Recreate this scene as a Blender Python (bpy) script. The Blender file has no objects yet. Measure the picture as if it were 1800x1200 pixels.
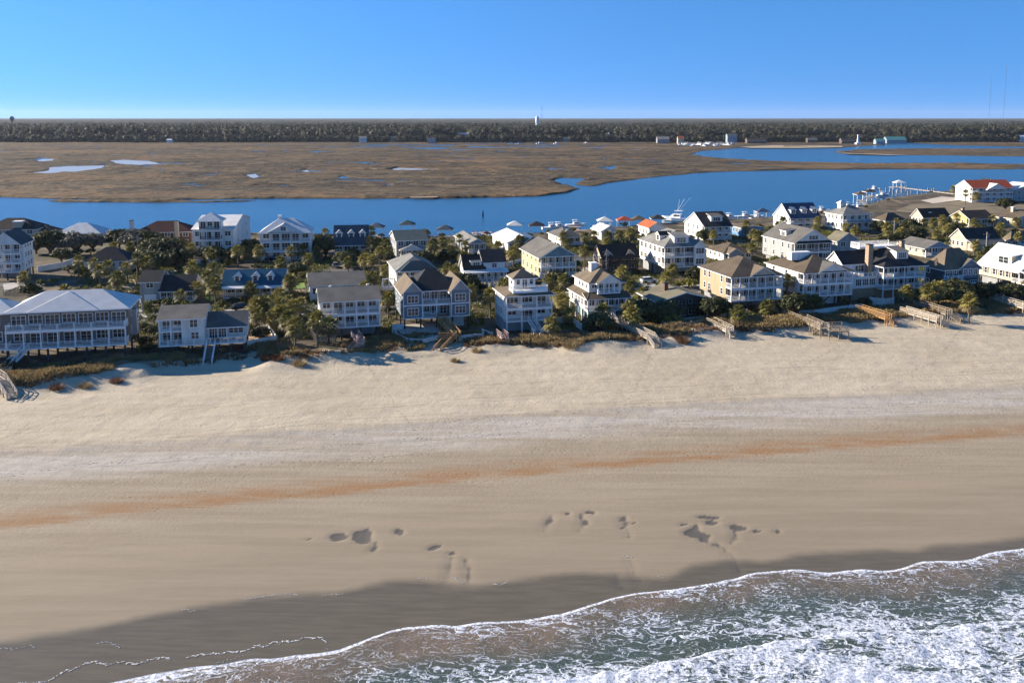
import bpy, bmesh, math, random
import numpy as np
from mathutils import Vector, Matrix

# ------------------------------------------------------------------ camera, sky, sun, exposure
S = bpy.context.scene
COL = S.collection
FOC = 1560.0                      # focal length in pixels of the 1800 px wide photograph
PITCH = math.radians(7.0)
CAMZ = 47.0
VPP = 207 + FOC * math.tan(PITCH)
cd = bpy.data.cameras.new('camera'); cam = bpy.data.objects.new('camera', cd); COL.objects.link(cam)
cam.location = (0, 0, CAMZ); cam.rotation_euler = (math.pi / 2 - PITCH, 0, 0)
cd.sensor_width = 36; cd.lens = 36 * FOC / 1800
cd.shift_y = -(600 - VPP) / 1800
cd.clip_start = 1; cd.clip_end = 120000
S.camera = cam

SUN_EL = math.radians(22); SUN_AZ = math.radians(-71)      # clockwise from +Y
W = bpy.data.worlds.new('World'); S.world = W; W.use_nodes = True
wn = W.node_tree.nodes; wl = W.node_tree.links
sky = wn.new('ShaderNodeTexSky'); sky.sky_type = 'NISHITA'; sky.sun_disc = False
sky.sun_elevation = SUN_EL; sky.sun_rotation = SUN_AZ
sky.altitude = 0; sky.air_density = 0.8; sky.dust_density = 0.05; sky.ozone_density = 4.0
hs = wn.new('ShaderNodeHueSaturation'); hs.inputs['Saturation'].default_value = 1.19
tc = wn.new('ShaderNodeTexCoord'); sx = wn.new('ShaderNodeSeparateXYZ'); ab = wn.new('ShaderNodeMath'); ab.operation = 'MULTIPLY_ADD'
ab.inputs[1].default_value = 0.9; ab.inputs[2].default_value = 0.26; cx = wn.new('ShaderNodeCombineXYZ')
wl.new(tc.outputs['Generated'], sx.inputs[0]); wl.new(sx.outputs[0], cx.inputs[0]); wl.new(sx.outputs[1], cx.inputs[1])
wl.new(sx.outputs[2], ab.inputs[0]); wl.new(ab.outputs[0], cx.inputs[2])
nm = wn.new('ShaderNodeVectorMath'); nm.operation = 'NORMALIZE'; wl.new(cx.outputs[0], nm.inputs[0]); wl.new(nm.outputs[0], sky.inputs[0])
wl.new(sky.outputs[0], hs.inputs['Color'])
wl.new(hs.outputs[0], wn['Background'].inputs[0]); wn['Background'].inputs[1].default_value = 0.106
sd = bpy.data.lights.new('sun', 'SUN'); sun = bpy.data.objects.new('sun', sd); COL.objects.link(sun)
sd.energy = 4.9; sd.angle = math.radians(0.53); sd.color = (1.0, 0.885, 0.73)
sv = Vector((math.sin(SUN_AZ) * math.cos(SUN_EL), math.cos(SUN_AZ) * math.cos(SUN_EL), math.sin(SUN_EL)))
sun.rotation_euler = sv.to_track_quat('Z', 'Y').to_euler()
S.view_settings.view_transform = 'Standard'; S.view_settings.look = 'None'
S.view_settings.exposure = 1.25; S.view_settings.gamma = 1.0
S.render.engine = 'CYCLES'
S.cycles.max_bounces = 6; S.cycles.transparent_max_bounces = 8
S.cycles.use_denoising = True; S.cycles.denoiser = 'OPENIMAGEDENOISE'; S.cycles.denoising_prefilter = 'ACCURATE'

rng = np.random.default_rng(7); random.seed(7)

# ------------------------------------------------------------------ surveying helpers
def at(u, v, z):
    """world point of height z seen at photograph pixel (u, v)"""
    x = (u - 900) / FOC; y = (VPP - v) / FOC
    dy = y * math.sin(PITCH) + math.cos(PITCH); dz = y * math.cos(PITCH) - math.sin(PITCH)
    t = (z - CAMZ) / dz
    return Vector((x * t, dy * t, z))

def proj(x, y, z):
    z = z - CAMZ
    d = y * math.cos(PITCH) - z * math.sin(PITCH)
    up = y * math.sin(PITCH) + z * math.cos(PITCH)
    return 900 + FOC * x / d, VPP - FOC * up / d

def curve(pts, z):
    P = sorted(((at(u, v, z).x, at(u, v, z).y) for u, v in pts))
    xs = np.array([p[0] for p in P]); ys = np.array([p[1] for p in P])
    # straight continuation on both sides
    k = 0.22
    xs = np.concatenate([[xs[0] - 3000], xs, [xs[-1] + 3000]])
    ys = np.concatenate([[ys[0] - 3000 * k], ys, [ys[-1] + 3000 * k]])
    def f(x):
        x = np.asarray(x, float)                      # softened corners
        return sum(w * np.interp(x + o, xs, ys) for o, w in ((-1.6, .15), (-.8, .22), (0, .26), (.8, .22), (1.6, .15)))
    return f

def hash2(ix, iy, seed):
    h = (ix * 374761393 + iy * 668265263 + seed * 1442695041) & 0xffffffff
    h = ((h ^ (h >> 13)) * 1274126177) & 0xffffffff
    return ((h ^ (h >> 16)) & 0xffff) / 65535.0

def noise(x, y, sc, seed=0, octv=3):
    x = np.asarray(x, float) / sc; y = np.asarray(y, float) / sc
    out = 0; amp = 1; tot = 0
    for o in range(octv):
        ix = np.floor(x).astype(np.int64); iy = np.floor(y).astype(np.int64)
        fx = x - ix; fy = y - iy; fx = fx * fx * (3 - 2 * fx); fy = fy * fy * (3 - 2 * fy)
        a = hash2(ix, iy, seed + o); b = hash2(ix + 1, iy, seed + o)
        c = hash2(ix, iy + 1, seed + o); d = hash2(ix + 1, iy + 1, seed + o)
        out = out + amp * ((a * (1 - fx) + b * fx) * (1 - fy) + (c * (1 - fx) + d * fx) * fy)
        tot += amp; amp *= 0.5; x = x * 2.03 + 13.7; y = y * 2.03 + 7.1
    return out / tot          # 0..1

def sstep(a, b, x):
    t = np.clip((x - a) / (b - a), 0, 1); return t * t * (3 - 2 * t)

def inpoly(px, py, poly):
    r = np.zeros(px.shape, bool); n = len(poly)
    for i in range(n):
        x1, y1 = poly[i]; x2, y2 = poly[(i + 1) % n]
        if y1 == y2: continue
        c = ((y1 > py) != (y2 > py)) & (px < (x2 - x1) * (py - y1) / (y2 - y1) + x1)
        r ^= c
    return r

# ------------------------------------------------------------------ materials
MAT = {}
class NT:
    """small helper to wire a procedural material"""
    def __init__(s, name):
        s.m = bpy.data.materials.new(name); s.m.use_nodes = True
        s.n = s.m.node_tree.nodes; s.l = s.m.node_tree.links; s.b = s.n['Principled BSDF']
        MAT[name] = s.m
    def add(s, t, **kw):
        n = s.n.new(t)
        for k, v in kw.items():
            if k.startswith('_'): setattr(n, k[1:], v)
            else: s.set(n, k.replace('__', ' '), v)
        return n
    def set(s, n, k, v):
        i = n.inputs[int(k[1:])] if k[0] == 'i' and k[1:].isdigit() else n.inputs[k]
        if isinstance(v, bpy.types.NodeSocket): s.l.new(v, i)
        else:
            if isinstance(v, tuple) and len(v) == 3 and i.type == 'RGBA': v = (*v, 1)
            i.default_value = v
    def math(s, op, a, b=0.0, c=None, clamp=False):
        n = s.n.new('ShaderNodeMath'); n.operation = op; n.use_clamp = clamp
        s.set(n, 'i0', a); s.set(n, 'i1', b)
        if c is not None: s.set(n, 'i2', c)
        return n.outputs[0]
    def ramp(s, x, a, b, lo=0.0, hi=1.0):
        n = s.n.new('ShaderNodeMapRange'); n.interpolation_type = 'SMOOTHSTEP'
        s.set(n, 'i0', x); s.set(n, 'i1', a); s.set(n, 'i2', b); s.set(n, 'i3', lo); s.set(n, 'i4', hi)
        return n.outputs[0]
    def mix(s, f, a, b, op='MIX'):
        n = s.n.new('ShaderNodeMix'); n.data_type = 'RGBA'; n.blend_type = op; n.clamp_factor = True
        for k, v in ((0, f), (6, a), (7, b)):
            if isinstance(v, bpy.types.NodeSocket): s.l.new(v, n.inputs[k])
            else: n.inputs[k].default_value = (*v, 1) if isinstance(v, tuple) and len(v) == 3 else v
        return n.outputs[2]
    def attr(s, name):
        return s.add('ShaderNodeAttribute', _attribute_name=name).outputs['Fac']
    def pos(s):
        return s.add('ShaderNodeNewGeometry').outputs['Position']
    def mapv(s, v, rot=0.0, scale=(1, 1, 1)):
        n = s.add('ShaderNodeMapping', Vector=v); n.inputs['Rotation'].default_value = (0, 0, rot)
        n.inputs['Scale'].default_value = scale; return n.outputs[0]
    def noise(s, v, sc, det=4, rough=0.55, dist=0.0):
        return s.add('ShaderNodeTexNoise', Vector=v, Scale=sc, Detail=det, Roughness=rough, Distortion=dist).outputs['Fac']
    def bump(s, h, strength=0.5, dist=0.1, normal=None):
        n = s.add('ShaderNodeBump', Height=h, Strength=strength, Distance=dist)
        if normal is not None: s.set(n, 'Normal', normal)
        return n.outputs[0]
    def out(s, col=None, rough=None, normal=None, **kw):
        if col is not None: s.set(s.b, 'Base Color', col)
        if rough is not None: s.set(s.b, 'Roughness', rough)
        if normal is not None: s.set(s.b, 'Normal', normal)
        for k, v in kw.items(): s.set(s.b, k.replace('__', ' '), v)
        return s.m

def simple(name, col, rough=0.7, var=0.15, sc=0.8, metal=0.0, fine=6.0, spec=None):
    t = NT(name); p = t.pos()
    n1 = t.noise(p, sc, 4); n2 = t.noise(p, fine, 3)
    f = t.math('ADD', t.math('MULTIPLY', n1, 0.6), t.math('MULTIPLY', n2, 0.4))
    dk = tuple(c * (1 - 1.6 * var) for c in col); lt = tuple(min(1, c * (1 + 1.2 * var)) for c in col)
    c = t.mix(t.ramp(f, 0.3, 0.7), dk, lt)
    t.out(c, rough, Metallic=metal)
    if spec is not None: t.set(t.b, 'Specular IOR Level', spec)
    return t.m

def siding(name, col, lap=0.16):
    t = NT(name); p = t.pos()
    z = t.add('ShaderNodeSeparateXYZ', Vector=p).outputs[2]
    fr = t.math('FRACT', t.math('DIVIDE', z, lap))
    n = t.noise(t.mapv(p, 0, (1, 1, 0.25)), 0.9, 5); n2 = t.noise(p, 7, 2)
    c = t.mix(t.ramp(n, 0.3, 0.75), tuple(k * 0.80 for k in col), tuple(min(1, k * 1.04) for k in col))
    c = t.mix(t.math('MULTIPLY', t.ramp(n2, 0.55, 0.8), 0.25), c, tuple(k * 0.7 for k in col))
    t.out(c, 0.65, t.bump(fr, 0.35, 0.02))
    return t.m

def shingle(name, col, var=0.22):
    t = NT(name); p = t.pos()
    n1 = t.noise(p, 0.35, 4); n2 = t.noise(t.mapv(p, math.radians(15), (1.2, 3, 3)), 2.2, 2)
    n3 = t.noise(p, 9, 2)
    f = t.math('ADD', t.math('MULTIPLY', n1, 0.5), t.math('ADD', t.math('MULTIPLY', n2, 0.3), t.math('MULTIPLY', n3, 0.2)))
    c = t.mix(t.ramp(f, 0.32, 0.68), tuple(k * (1 - 1.5 * var) for k in col), tuple(k * (1 + var) for k in col))
    t.out(c, 0.9, t.bump(n3, 0.4, 0.03)); t.set(t.b, 'Specular IOR Level', 0.2)
    return t.m

def seamed(name, col, rough=0.35, metal=0.5):
    t = NT(name); p = t.add('ShaderNodeTexCoord').outputs['Object']
    x = t.add('ShaderNodeSeparateXYZ', Vector=p).outputs[0]
    fr = t.math('FRACT', t.math('DIVIDE', x, 0.55))
    rib = t.ramp(t.math('ABSOLUTE', t.math('SUBTRACT', fr, 0.5)), 0.38, 0.48)
    n = t.noise(t.pos(), 0.5, 4)
    c = t.mix(t.ramp(n, 0.3, 0.7), tuple(k * 0.85 for k in col), col)
    c = t.mix(t.math('MULTIPLY', rib, 0.12), c, tuple(k * 0.6 for k in col))
    t.out(c, rough, Metallic=metal); t.set(t.b, 'Specular IOR Level', 0.2)
    return t.m

siding('white_siding', (0.80, 0.78, 0.73)); siding('offwhite_siding', (0.72, 0.69, 0.62)); siding('pale_grey_siding', (0.35, 0.355, 0.345))
siding('grey_siding', (0.30, 0.31, 0.31)); siding('blue_grey_siding', (0.16, 0.19, 0.22)); siding('dark_blue_siding', (0.045, 0.075, 0.10))
siding('taupe_siding', (0.20, 0.17, 0.145)); siding('tan_siding', (0.42, 0.31, 0.185)); siding('pale_yellow_siding', (0.48, 0.44, 0.25))
siding('cream_siding', (0.50, 0.43, 0.32)); siding('brown_siding', (0.12, 0.085, 0.06)); siding('peach_siding', (0.50, 0.36, 0.25))
siding('charcoal_siding', (0.06, 0.065, 0.075)); siding('dark_green_siding', (0.035, 0.055, 0.06)); siding('blue_siding', (0.10, 0.24, 0.42))
siding('yellow_siding', (0.52, 0.42, 0.17)); siding('teal_siding', (0.16, 0.27, 0.29)); siding('dusk_blue_siding', (0.26, 0.33, 0.40))
shingle('brown_shingle', (0.108, 0.0828, 0.0576)); shingle('grey_shingle', (0.1224, 0.1152, 0.1044)); shingle('charcoal_shingle', (0.0324, 0.0324, 0.0346))
shingle('tan_shingle', (0.1512, 0.1188, 0.0828)); shingle('dark_brown_shingle', (0.0468, 0.036, 0.0302)); shingle('pale_grey_shingle', (0.1944, 0.1908, 0.1728))
shingle('dark_red_shingle', (0.045, 0.014, 0.014)); shingle('blue_grey_shingle', (0.0612, 0.0792, 0.0972)); shingle('teal_grey_shingle', (0.0432, 0.0684, 0.0756))
shingle('olive_shingle', (0.1728, 0.1548, 0.108)); shingle('red_tile', (0.34, 0.065, 0.03)); shingle('orange_tile', (0.42, 0.11, 0.04))
seamed('silver_metal', (0.60, 0.59, 0.57), 0.6, 0.0); seamed('blue_metal', (0.006, 0.075, 0.135), 0.6, 0.0)
seamed('white_metal', (0.68, 0.68, 0.66), 0.45, 0.1); seamed('navy_metal', (0.05, 0.08, 0.13), 0.4, 0.2); seamed('teal_metal', (0.07, 0.24, 0.23), 0.5, 0.0)
simple('white_trim', (0.82, 0.80, 0.76), 0.5, 0.05); simple('grey_trim', (0.40, 0.40, 0.39), 0.6, 0.1)
simple('dark_timber', (0.07, 0.055, 0.045), 0.85, 0.25); simple('weathered_wood', (0.30, 0.24, 0.17), 0.85, 0.25, 2, fine=12)
simple('pale_wood', (0.48, 0.41, 0.32), 0.8, 0.2, 2, fine=12); simple('orange_wood', (0.40, 0.22, 0.085), 0.75, 0.2, 2, fine=12)
simple('pink_wood', (0.42, 0.29, 0.25), 0.8, 0.2, 2, fine=12); simple('grey_wood', (0.27, 0.25, 0.23), 0.85, 0.2, 2, fine=12)
simple('deck_board', (0.33, 0.28, 0.26), 0.8, 0.15, 2, fine=10); simple('concrete', (0.38, 0.35, 0.31), 0.9, 0.15, 0.4)
simple('stucco', (0.66, 0.63, 0.57), 0.85, 0.1, 0.6); simple('brick', (0.15, 0.07, 0.045), 0.9, 0.2, 3); simple('tan_brick', (0.38, 0.26, 0.17), 0.9, 0.2, 3)
simple('asphalt', (0.075, 0.072, 0.068), 0.95, 0.2, 0.3); simple('lawn', (0.16, 0.24, 0.03), 0.95, 0.25, 0.8); simple('dark_metal', (0.03, 0.03, 0.033), 0.5, 0.1)
simple('hull_white', (0.75, 0.75, 0.74), 0.25, 0.03); simple('blue_tarp', (0.03, 0.22, 0.33), 0.5, 0.1); simple('rail_red', (0.35, 0.06, 0.03), 0.6, 0.1)
simple('shutter_dark', (0.025, 0.03, 0.035), 0.6, 0.1); simple('door_teal', (0.03, 0.12, 0.16), 0.5, 0.1); simple('screen_dark', (0.02, 0.02, 0.02), 0.8, 0.1)
simple('mast_red', (0.45, 0.12, 0.08), 0.6, 0.05); simple('far_white', (0.70, 0.70, 0.68), 0.7, 0.05); simple('far_grey', (0.25, 0.26, 0.27), 0.7, 0.1)
g = NT('glass'); gp = g.pos(); gn = g.noise(gp, 0.6, 2)
g.out(g.mix(gn, (0.012, 0.016, 0.02), (0.05, 0.06, 0.065)), 0.06)
pw = NT('pool_water'); pw.out((0.05, 0.22, 0.24), 0.08, pw.bump(pw.noise(pw.pos(), 3, 3), 0.3, 0.03))

# sand and island soil
t = NT('sand'); p = t.pos()
ps = t.mapv(p, math.radians(-12), (0.05, 0.55, 1)); streak = t.noise(ps, 1.0, 6, 0.6)
ps2 = t.mapv(p, math.radians(-12), (0.25, 2.2, 1)); streak2 = t.noise(ps2, 1.0, 4, 0.6)
big = t.noise(p, 0.05, 4); fine = t.noise(p, 2.5, 5, 0.65); grain = t.noise(p, 14, 3, 0.7)
wob = t.math('MULTIPLY', t.math('SUBTRACT', streak, 0.5), 6.0)
wet = t.attr('d_wet'); rust = t.attr('d_rust'); band = t.attr('d_band'); toe = t.attr('d_toe'); pool = t.attr('pool')
dry = t.mix(t.ramp(t.math('ADD', t.math('MULTIPLY', big, .5), t.math('MULTIPLY', streak, .5)), 0.35, 0.65), (0.385, 0.32, 0.225), (0.455, 0.385, 0.285))
pale = t.mix(t.ramp(streak2, 0.3, 0.7), (0.355, 0.315, 0.265), (0.435, 0.395, 0.34))
damp = t.mix(t.ramp(streak, 0.3, 0.7), (0.265, 0.210, 0.142), (0.325, 0.265, 0.186))
bandw = t.math('ADD', band, wob)
c = t.mix(t.ramp(bandw, 3.0, 7.5), damp, dry)
pm = t.math('MULTIPLY', t.ramp(bandw, -9.0, -3.0), t.ramp(bandw, 7.0, 2.0))
c = t.mix(t.math('MULTIPLY', pm, t.ramp(t.noise(t.mapv(p, math.radians(-12), (0.03, 0.4, 1)), 1.0, 5), 0.3, 0.6, 0.25, 0.9)), c, pale)
# the pale bluish shell line and the debris line above it
sl = t.math('MULTIPLY', t.ramp(t.math('ABSOLUTE', t.math('SUBTRACT', bandw, 4.0)), 1.6, 0.2), t.ramp(streak2, 0.4, 0.65))
c = t.mix(t.math('MULTIPLY', sl, 0.5), c, (0.26, 0.24, 0.225))
# lower beach: rusty mineral streak
rw = t.math('ADD', rust, t.math('MULTIPLY', t.math('SUBTRACT', streak2, 0.5), 4.6))
rm = t.math('MULTIPLY', t.ramp(rw, -2.2, -0.1), t.ramp(rw, 5.6, 0.0))
rm = t.math('MULTIPLY', rm, t.ramp(t.noise(t.mapv(p, math.radians(-12), (0.12, 0.5, 1)), 1.0, 5), 0.25, 0.6))
c = t.mix(t.math('MULTIPLY', rm, 0.95), c, (0.27, 0.150, 0.068))
rm2 = t.math('MULTIPLY', t.ramp(t.math('ABSOLUTE', t.math('ADD', rust, 13.0)), 5.0, 1.0), t.ramp(streak, 0.52, 0.72))
c = t.mix(t.math('MULTIPLY', rm2, 0.35), c, (0.32, 0.20, 0.11))
# saturated sand towards the sea
ww = t.math('ADD', wet, t.math('MULTIPLY', t.math('SUBTRACT', t.noise(p, 0.6, 4), 0.5), 0.9))
c = t.mix(t.ramp(wet, 26.0, 1.0, 0.0, 0.45), c, (0.21, 0.168, 0.115))
wetm = t.ramp(ww, 1.3, -0.6)
c = t.mix(wetm, c, t.mix(t.ramp(streak2, 0.3, 0.7), (0.112, 0.092, 0.060), (0.140, 0.116, 0.078)))
c = t.mix(t.math('MULTIPLY', t.ramp(pool, 0.2, 0.75), 0.85), c, (0.070, 0.066, 0.062))
# scattered wrack and shell bits
sp = t.add('ShaderNodeTexVoronoi', Vector=t.mapv(p, 0, (1, 1, 0)), Scale=1.1); dots = t.ramp(sp.outputs['Distance'], 0.11, 0.05)
dm = t.math('MULTIPLY', dots, t.ramp(t.noise(t.mapv(p, math.radians(-12), (0.12, 0.6, 1)), 1.0, 3), 0.52, 0.66))
c = t.mix(t.math('MULTIPLY', t.math('MULTIPLY', dm, t.ramp(toe, 1.0, -4.0)), t.ramp(wet, 12.0, 25.0, 0.0, 0.6)), c, (0.10, 0.085, 0.07))
# vehicle tracks running along the beach
slow = t.math('ADD', band, t.math('MULTIPLY', t.math('SUBTRACT', t.noise(p, 0.018, 2), 0.5), 9.0)); trk = None
for off in (6.0, 7.7, 12.5, 14.1, -3.0, 19.0, 20.6):
    l_ = t.ramp(t.math('ABSOLUTE', t.math('SUBTRACT', slow, off)), 0.26, 0.08); trk = l_ if trk is None else t.math('MAXIMUM', trk, l_)
trk = t.math('MULTIPLY', trk, t.ramp(t.noise(t.mapv(p, math.radians(-12), (0.06, 0.3, 1)), 1.0, 4), 0.42, 0.6))
c = t.mix(t.math('MULTIPLY', trk, 0.30), c, (0.20, 0.165, 0.12))
# island soil behind the dunes
soil = t.mix(t.ramp(t.noise(p, 0.12, 5), 0.4, 0.7), (0.045, 0.036, 0.022), (0.15, 0.105, 0.06))
soil = t.mix(t.ramp(t.noise(p, 0.09, 3), 0.56, 0.7), soil, (0.26, 0.195, 0.125))
soil = t.mix(t.math('MULTIPLY', t.ramp(t.noise(p, 0.2, 4), 0.52, 0.66), 0.7), soil, (0.06, 0.065, 0.022))
veg = t.ramp(t.math('ADD', toe, t.math('MULTIPLY', t.math('SUBTRACT', t.noise(p, 0.25, 4), 0.5), 12.0)), 4.0, 8.0)
c = t.mix(veg, c, soil)
rgh = t.math('SUBTRACT', 0.92, t.math('MULTIPLY', wetm, 0.45))
rgh = t.math('SUBTRACT', rgh, t.math('MULTIPLY', t.ramp(wet, 25.0, 0.0), 0.08))
hgt = t.math('ADD', t.math('MULTIPLY', fine, t.ramp(wet, 8.0, 30.0, 0.12, 0.8)), t.math('ADD', t.math('MULTIPLY', streak2, 0.5), t.math('MULTIPLY', grain, 0.12)))
ft = t.add('ShaderNodeTexVoronoi', Vector=t.mapv(p, math.radians(-12), (0.9, 1.5, 0)), Scale=1.0, Randomness=1.0)
pit = t.math('MULTIPLY', t.ramp(ft.outputs['Distance'], 0.30, 0.10), t.ramp(t.noise(t.mapv(p, math.radians(-12), (0.05, 0.35, 1)), 1.0, 4), 0.48, 0.62))
hgt = t.math('SUBTRACT', hgt, t.math('MULTIPLY', t.math('MULTIPLY', pit, t.ramp(wet, 14.0, 30.0)), 0.55))
hgt = t.math('SUBTRACT', hgt, t.math('MULTIPLY', trk, 0.35))
hgt = t.math('ADD', hgt, t.math('MULTIPLY', t.noise(p, 0.5, 4), t.ramp(wet, 20.0, 45.0, 0.2, 1.6)))
t.out(c, rgh, t.bump(hgt, 0.42, 0.2)); t.set(t.b, 'Specular IOR Level', 0.3)

# surf
t = NT('surf'); p = t.pos()
foam = t.attr('foam'); deep = t.attr('deep'); lip = t.attr('lip')
pr = t.mapv(p, math.radians(38), (0.55, 1.0, 0))
def vein(scale, det, dist, w0, w1):
    n = t.noise(pr, scale, det, 0.55, dist); return n
na_ = t.noise(pr, 1.05, 3, 0.5, 1.1); nb = t.noise(t.mapv(p, math.radians(60), (0.7, 1.0, 0)), 2.2, 3, 0.5, 0.9); nc = t.noise(p, 3.6, 5, 0.7)
ra = t.math('MULTIPLY', t.math('ABSOLUTE', t.math('SUBTRACT', na_, 0.5)), 2.0); rb = t.math('MULTIPLY', t.math('ABSOLUTE', t.math('SUBTRACT', nb, 0.5)), 2.0)
pn = t.noise(t.mapv(p, math.radians(15), (0.07, 0.20, 0)), 1.0, 4)
dens = t.math('MULTIPLY', foam, t.ramp(pn, 0.32, 0.66, 0.25, 1.2))
th1 = t.math('MULTIPLY', dens, 0.25); th2 = t.math('MULTIPLY', t.math('MULTIPLY', dens, dens), 0.20)
w1 = t.ramp(t.math('SUBTRACT', ra, th1), 0.03, -0.07); w2 = t.ramp(t.math('SUBTRACT', rb, th2), 0.03, -0.06)
solid = t.ramp(t.math('ADD', t.math('MULTIPLY', nc, 0.5), t.math('MULTIPLY', dens, 0.62)), 0.92, 1.16)
web = t.math('MAXIMUM', t.math('MAXIMUM', t.math('MULTIPLY', w1, t.ramp(nc, 0.3, 0.52, 0.2, 1.0)), t.math('MULTIPLY', w2, t.ramp(nc, 0.35, 0.6, 0.1, 0.9))), solid)
web = t.math('MULTIPLY', web, t.ramp(foam, 0.02, 0.22))
ln = t.math('MULTIPLY', t.ramp(lip, 0.2, 0.8), t.ramp(nc, 0.30, 0.5))
fm = t.math('MAXIMUM', web, ln, clamp=True)
turb = t.noise(p, 0.18, 4)
shal = t.mix(t.ramp(turb, 0.35, 0.65), (0.125, 0.100, 0.062), (0.17, 0.125, 0.08))
dp = t.mix(t.ramp(turb, 0.3, 0.7), (0.062, 0.076, 0.050), (0.064, 0.085, 0.066))
wc = t.mix(deep, shal, dp)
fc = t.mix(t.ramp(nc, 0.3, 0.7), (0.36, 0.41, 0.52), (0.78, 0.79, 0.80))  # bluish trough tone: foam shade and sky reflection put into the colour
t.out(t.mix(fm, wc, fc), t.mix(fm, (0.25,) * 3, (0.8,) * 3),
      t.bump(t.math('ADD', t.math('MULTIPLY', fm, 0.7), t.math('ADD', nc, t.math('MULTIPLY', t.noise(p, 1.1, 4), 1.2))), 0.5, 0.16))
t.set(t.b, 'Specular IOR Level', 0.3)

# tidal channel
t = NT('channel_water'); p = t.pos()
n1 = t.noise(t.mapv(p, math.radians(-10), (0.25, 0.8, 1)), 1.0, 5, 0.6); n2 = t.noise(t.mapv(p, 0, (0.006, 0.05, 1)), 1.0, 4)
c = t.mix(t.ramp(n2, 0.3, 0.7), (0.008, 0.065, 0.135), (0.012, 0.085, 0.165))
t.out(c, 0.22, t.bump(n1, 0.55, 0.6)); t.set(t.b, 'Specular IOR Level', 0.5)

# marsh
t = NT('marsh_grass'); p = t.pos(); h = t.attr('marsh_h')
a1 = t.noise(t.mapv(p, 0, (0.010, 0.016, 1)), 1.0, 6, 0.6); a2 = t.noise(t.mapv(p, 0, (0.05, 0.11, 1)), 1.0, 5, 0.65); a3 = t.noise(p, 0.35, 3)
c = t.mix(t.ramp(a1, 0.3, 0.7), (0.085, 0.062, 0.036), (0.155, 0.112, 0.066))
c = t.mix(t.math('MULTIPLY', t.ramp(a2, 0.45, 0.62), 0.8), c, (0.055, 0.046, 0.030))
c = t.mix(t.math('MULTIPLY', t.ramp(a3, 0.5, 0.75), 0.4), c, (0.17, 0.13, 0.078))
crk = t.math('ABSOLUTE', t.math('SUBTRACT', t.noise(t.mapv(p, 0, (0.006, 0.013, 1)), 1.0, 5, 0.6, 0.6), 0.5))
c = t.mix(t.math('MULTIPLY', t.ramp(crk, 0.045, 0.012), 0.85), c, (0.034, 0.028, 0.022))
c = t.mix(t.math('MULTIPLY', t.ramp(t.noise(t.mapv(p, 0, (0.004, 0.012, 1)), 1.0, 3), 0.50, 0.66), 0.6), c, (0.20, 0.120, 0.058))
c = t.mix(t.math('MULTIPLY', t.ramp(t.noise(t.mapv(p, 0.2, (0.007, 0.02, 1)), 1.0, 5, 0.65), 0.52, 0.66), 0.65), c, (0.060, 0.052, 0.036))
c = t.mix(t.ramp(h, 0.34, 0.10), c, (0.038, 0.033, 0.028))
t.out(c, 0.95, t.bump(t.math('ADD', a2, a3), 0.7, 1.2)); t.set(t.b, 'Specular IOR Level', 0.1)

# foliage
def leafmat(name, a, b, rnd=0.35):
    t = NT(name); p = t.pos()
    oi = t.add('ShaderNodeObjectInfo').outputs['Random']
    n = t.noise(p, 1.3, 3)
    f = t.math('ADD', t.math('MULTIPLY', n, 1 - rnd), t.math('MULTIPLY', oi, rnd))
    c = t.mix(t.ramp(f, 0.3, 0.7), a, b)
    t.out(c, 0.6); t.set(t.b, 'Specular IOR Level', 0.25)
    tr = t.add('ShaderNodeBsdfTranslucent', Color=c); ms = t.add('ShaderNodeMixShader'); ms.inputs[0].default_value = 0.22
    t.l.new(t.b.outputs[0], ms.inputs[1]); t.l.new(tr.outputs[0], ms.inputs[2])
    t.l.new(ms.outputs[0], t.n['Material Output'].inputs[0])
    return t.m
leafmat('palm_leaf', (0.115, 0.11, 0.025), (0.27, 0.225, 0.06)); leafmat('palm_leaf_dry', (0.16, 0.115, 0.05), (0.24, 0.18, 0.085))
leafmat('oak_leaf', (0.032, 0.038, 0.012), (0.10, 0.098, 0.034)); leafmat('grey_leaf', (0.085, 0.080, 0.055), (0.15, 0.14, 0.10))
leafmat('shrub_leaf', (0.06, 0.075, 0.014), (0.17, 0.165, 0.035)); leafmat('yucca_leaf', (0.14, 0.14, 0.025), (0.27, 0.23, 0.05))
leafmat('oat_grass', (0.24, 0.175, 0.08), (0.40, 0.295, 0.15)); leafmat('rust_grass', (0.11, 0.055, 0.025), (0.19, 0.10, 0.045))
leafmat('forest_leaf', (0.038, 0.046, 0.025), (0.098, 0.088, 0.056), 0.7)
simple('palm_bark', (0.15, 0.115, 0.08), 0.95, 0.25, 3); simple('oak_bark', (0.11, 0.085, 0.065), 0.95, 0.25, 3)

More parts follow.
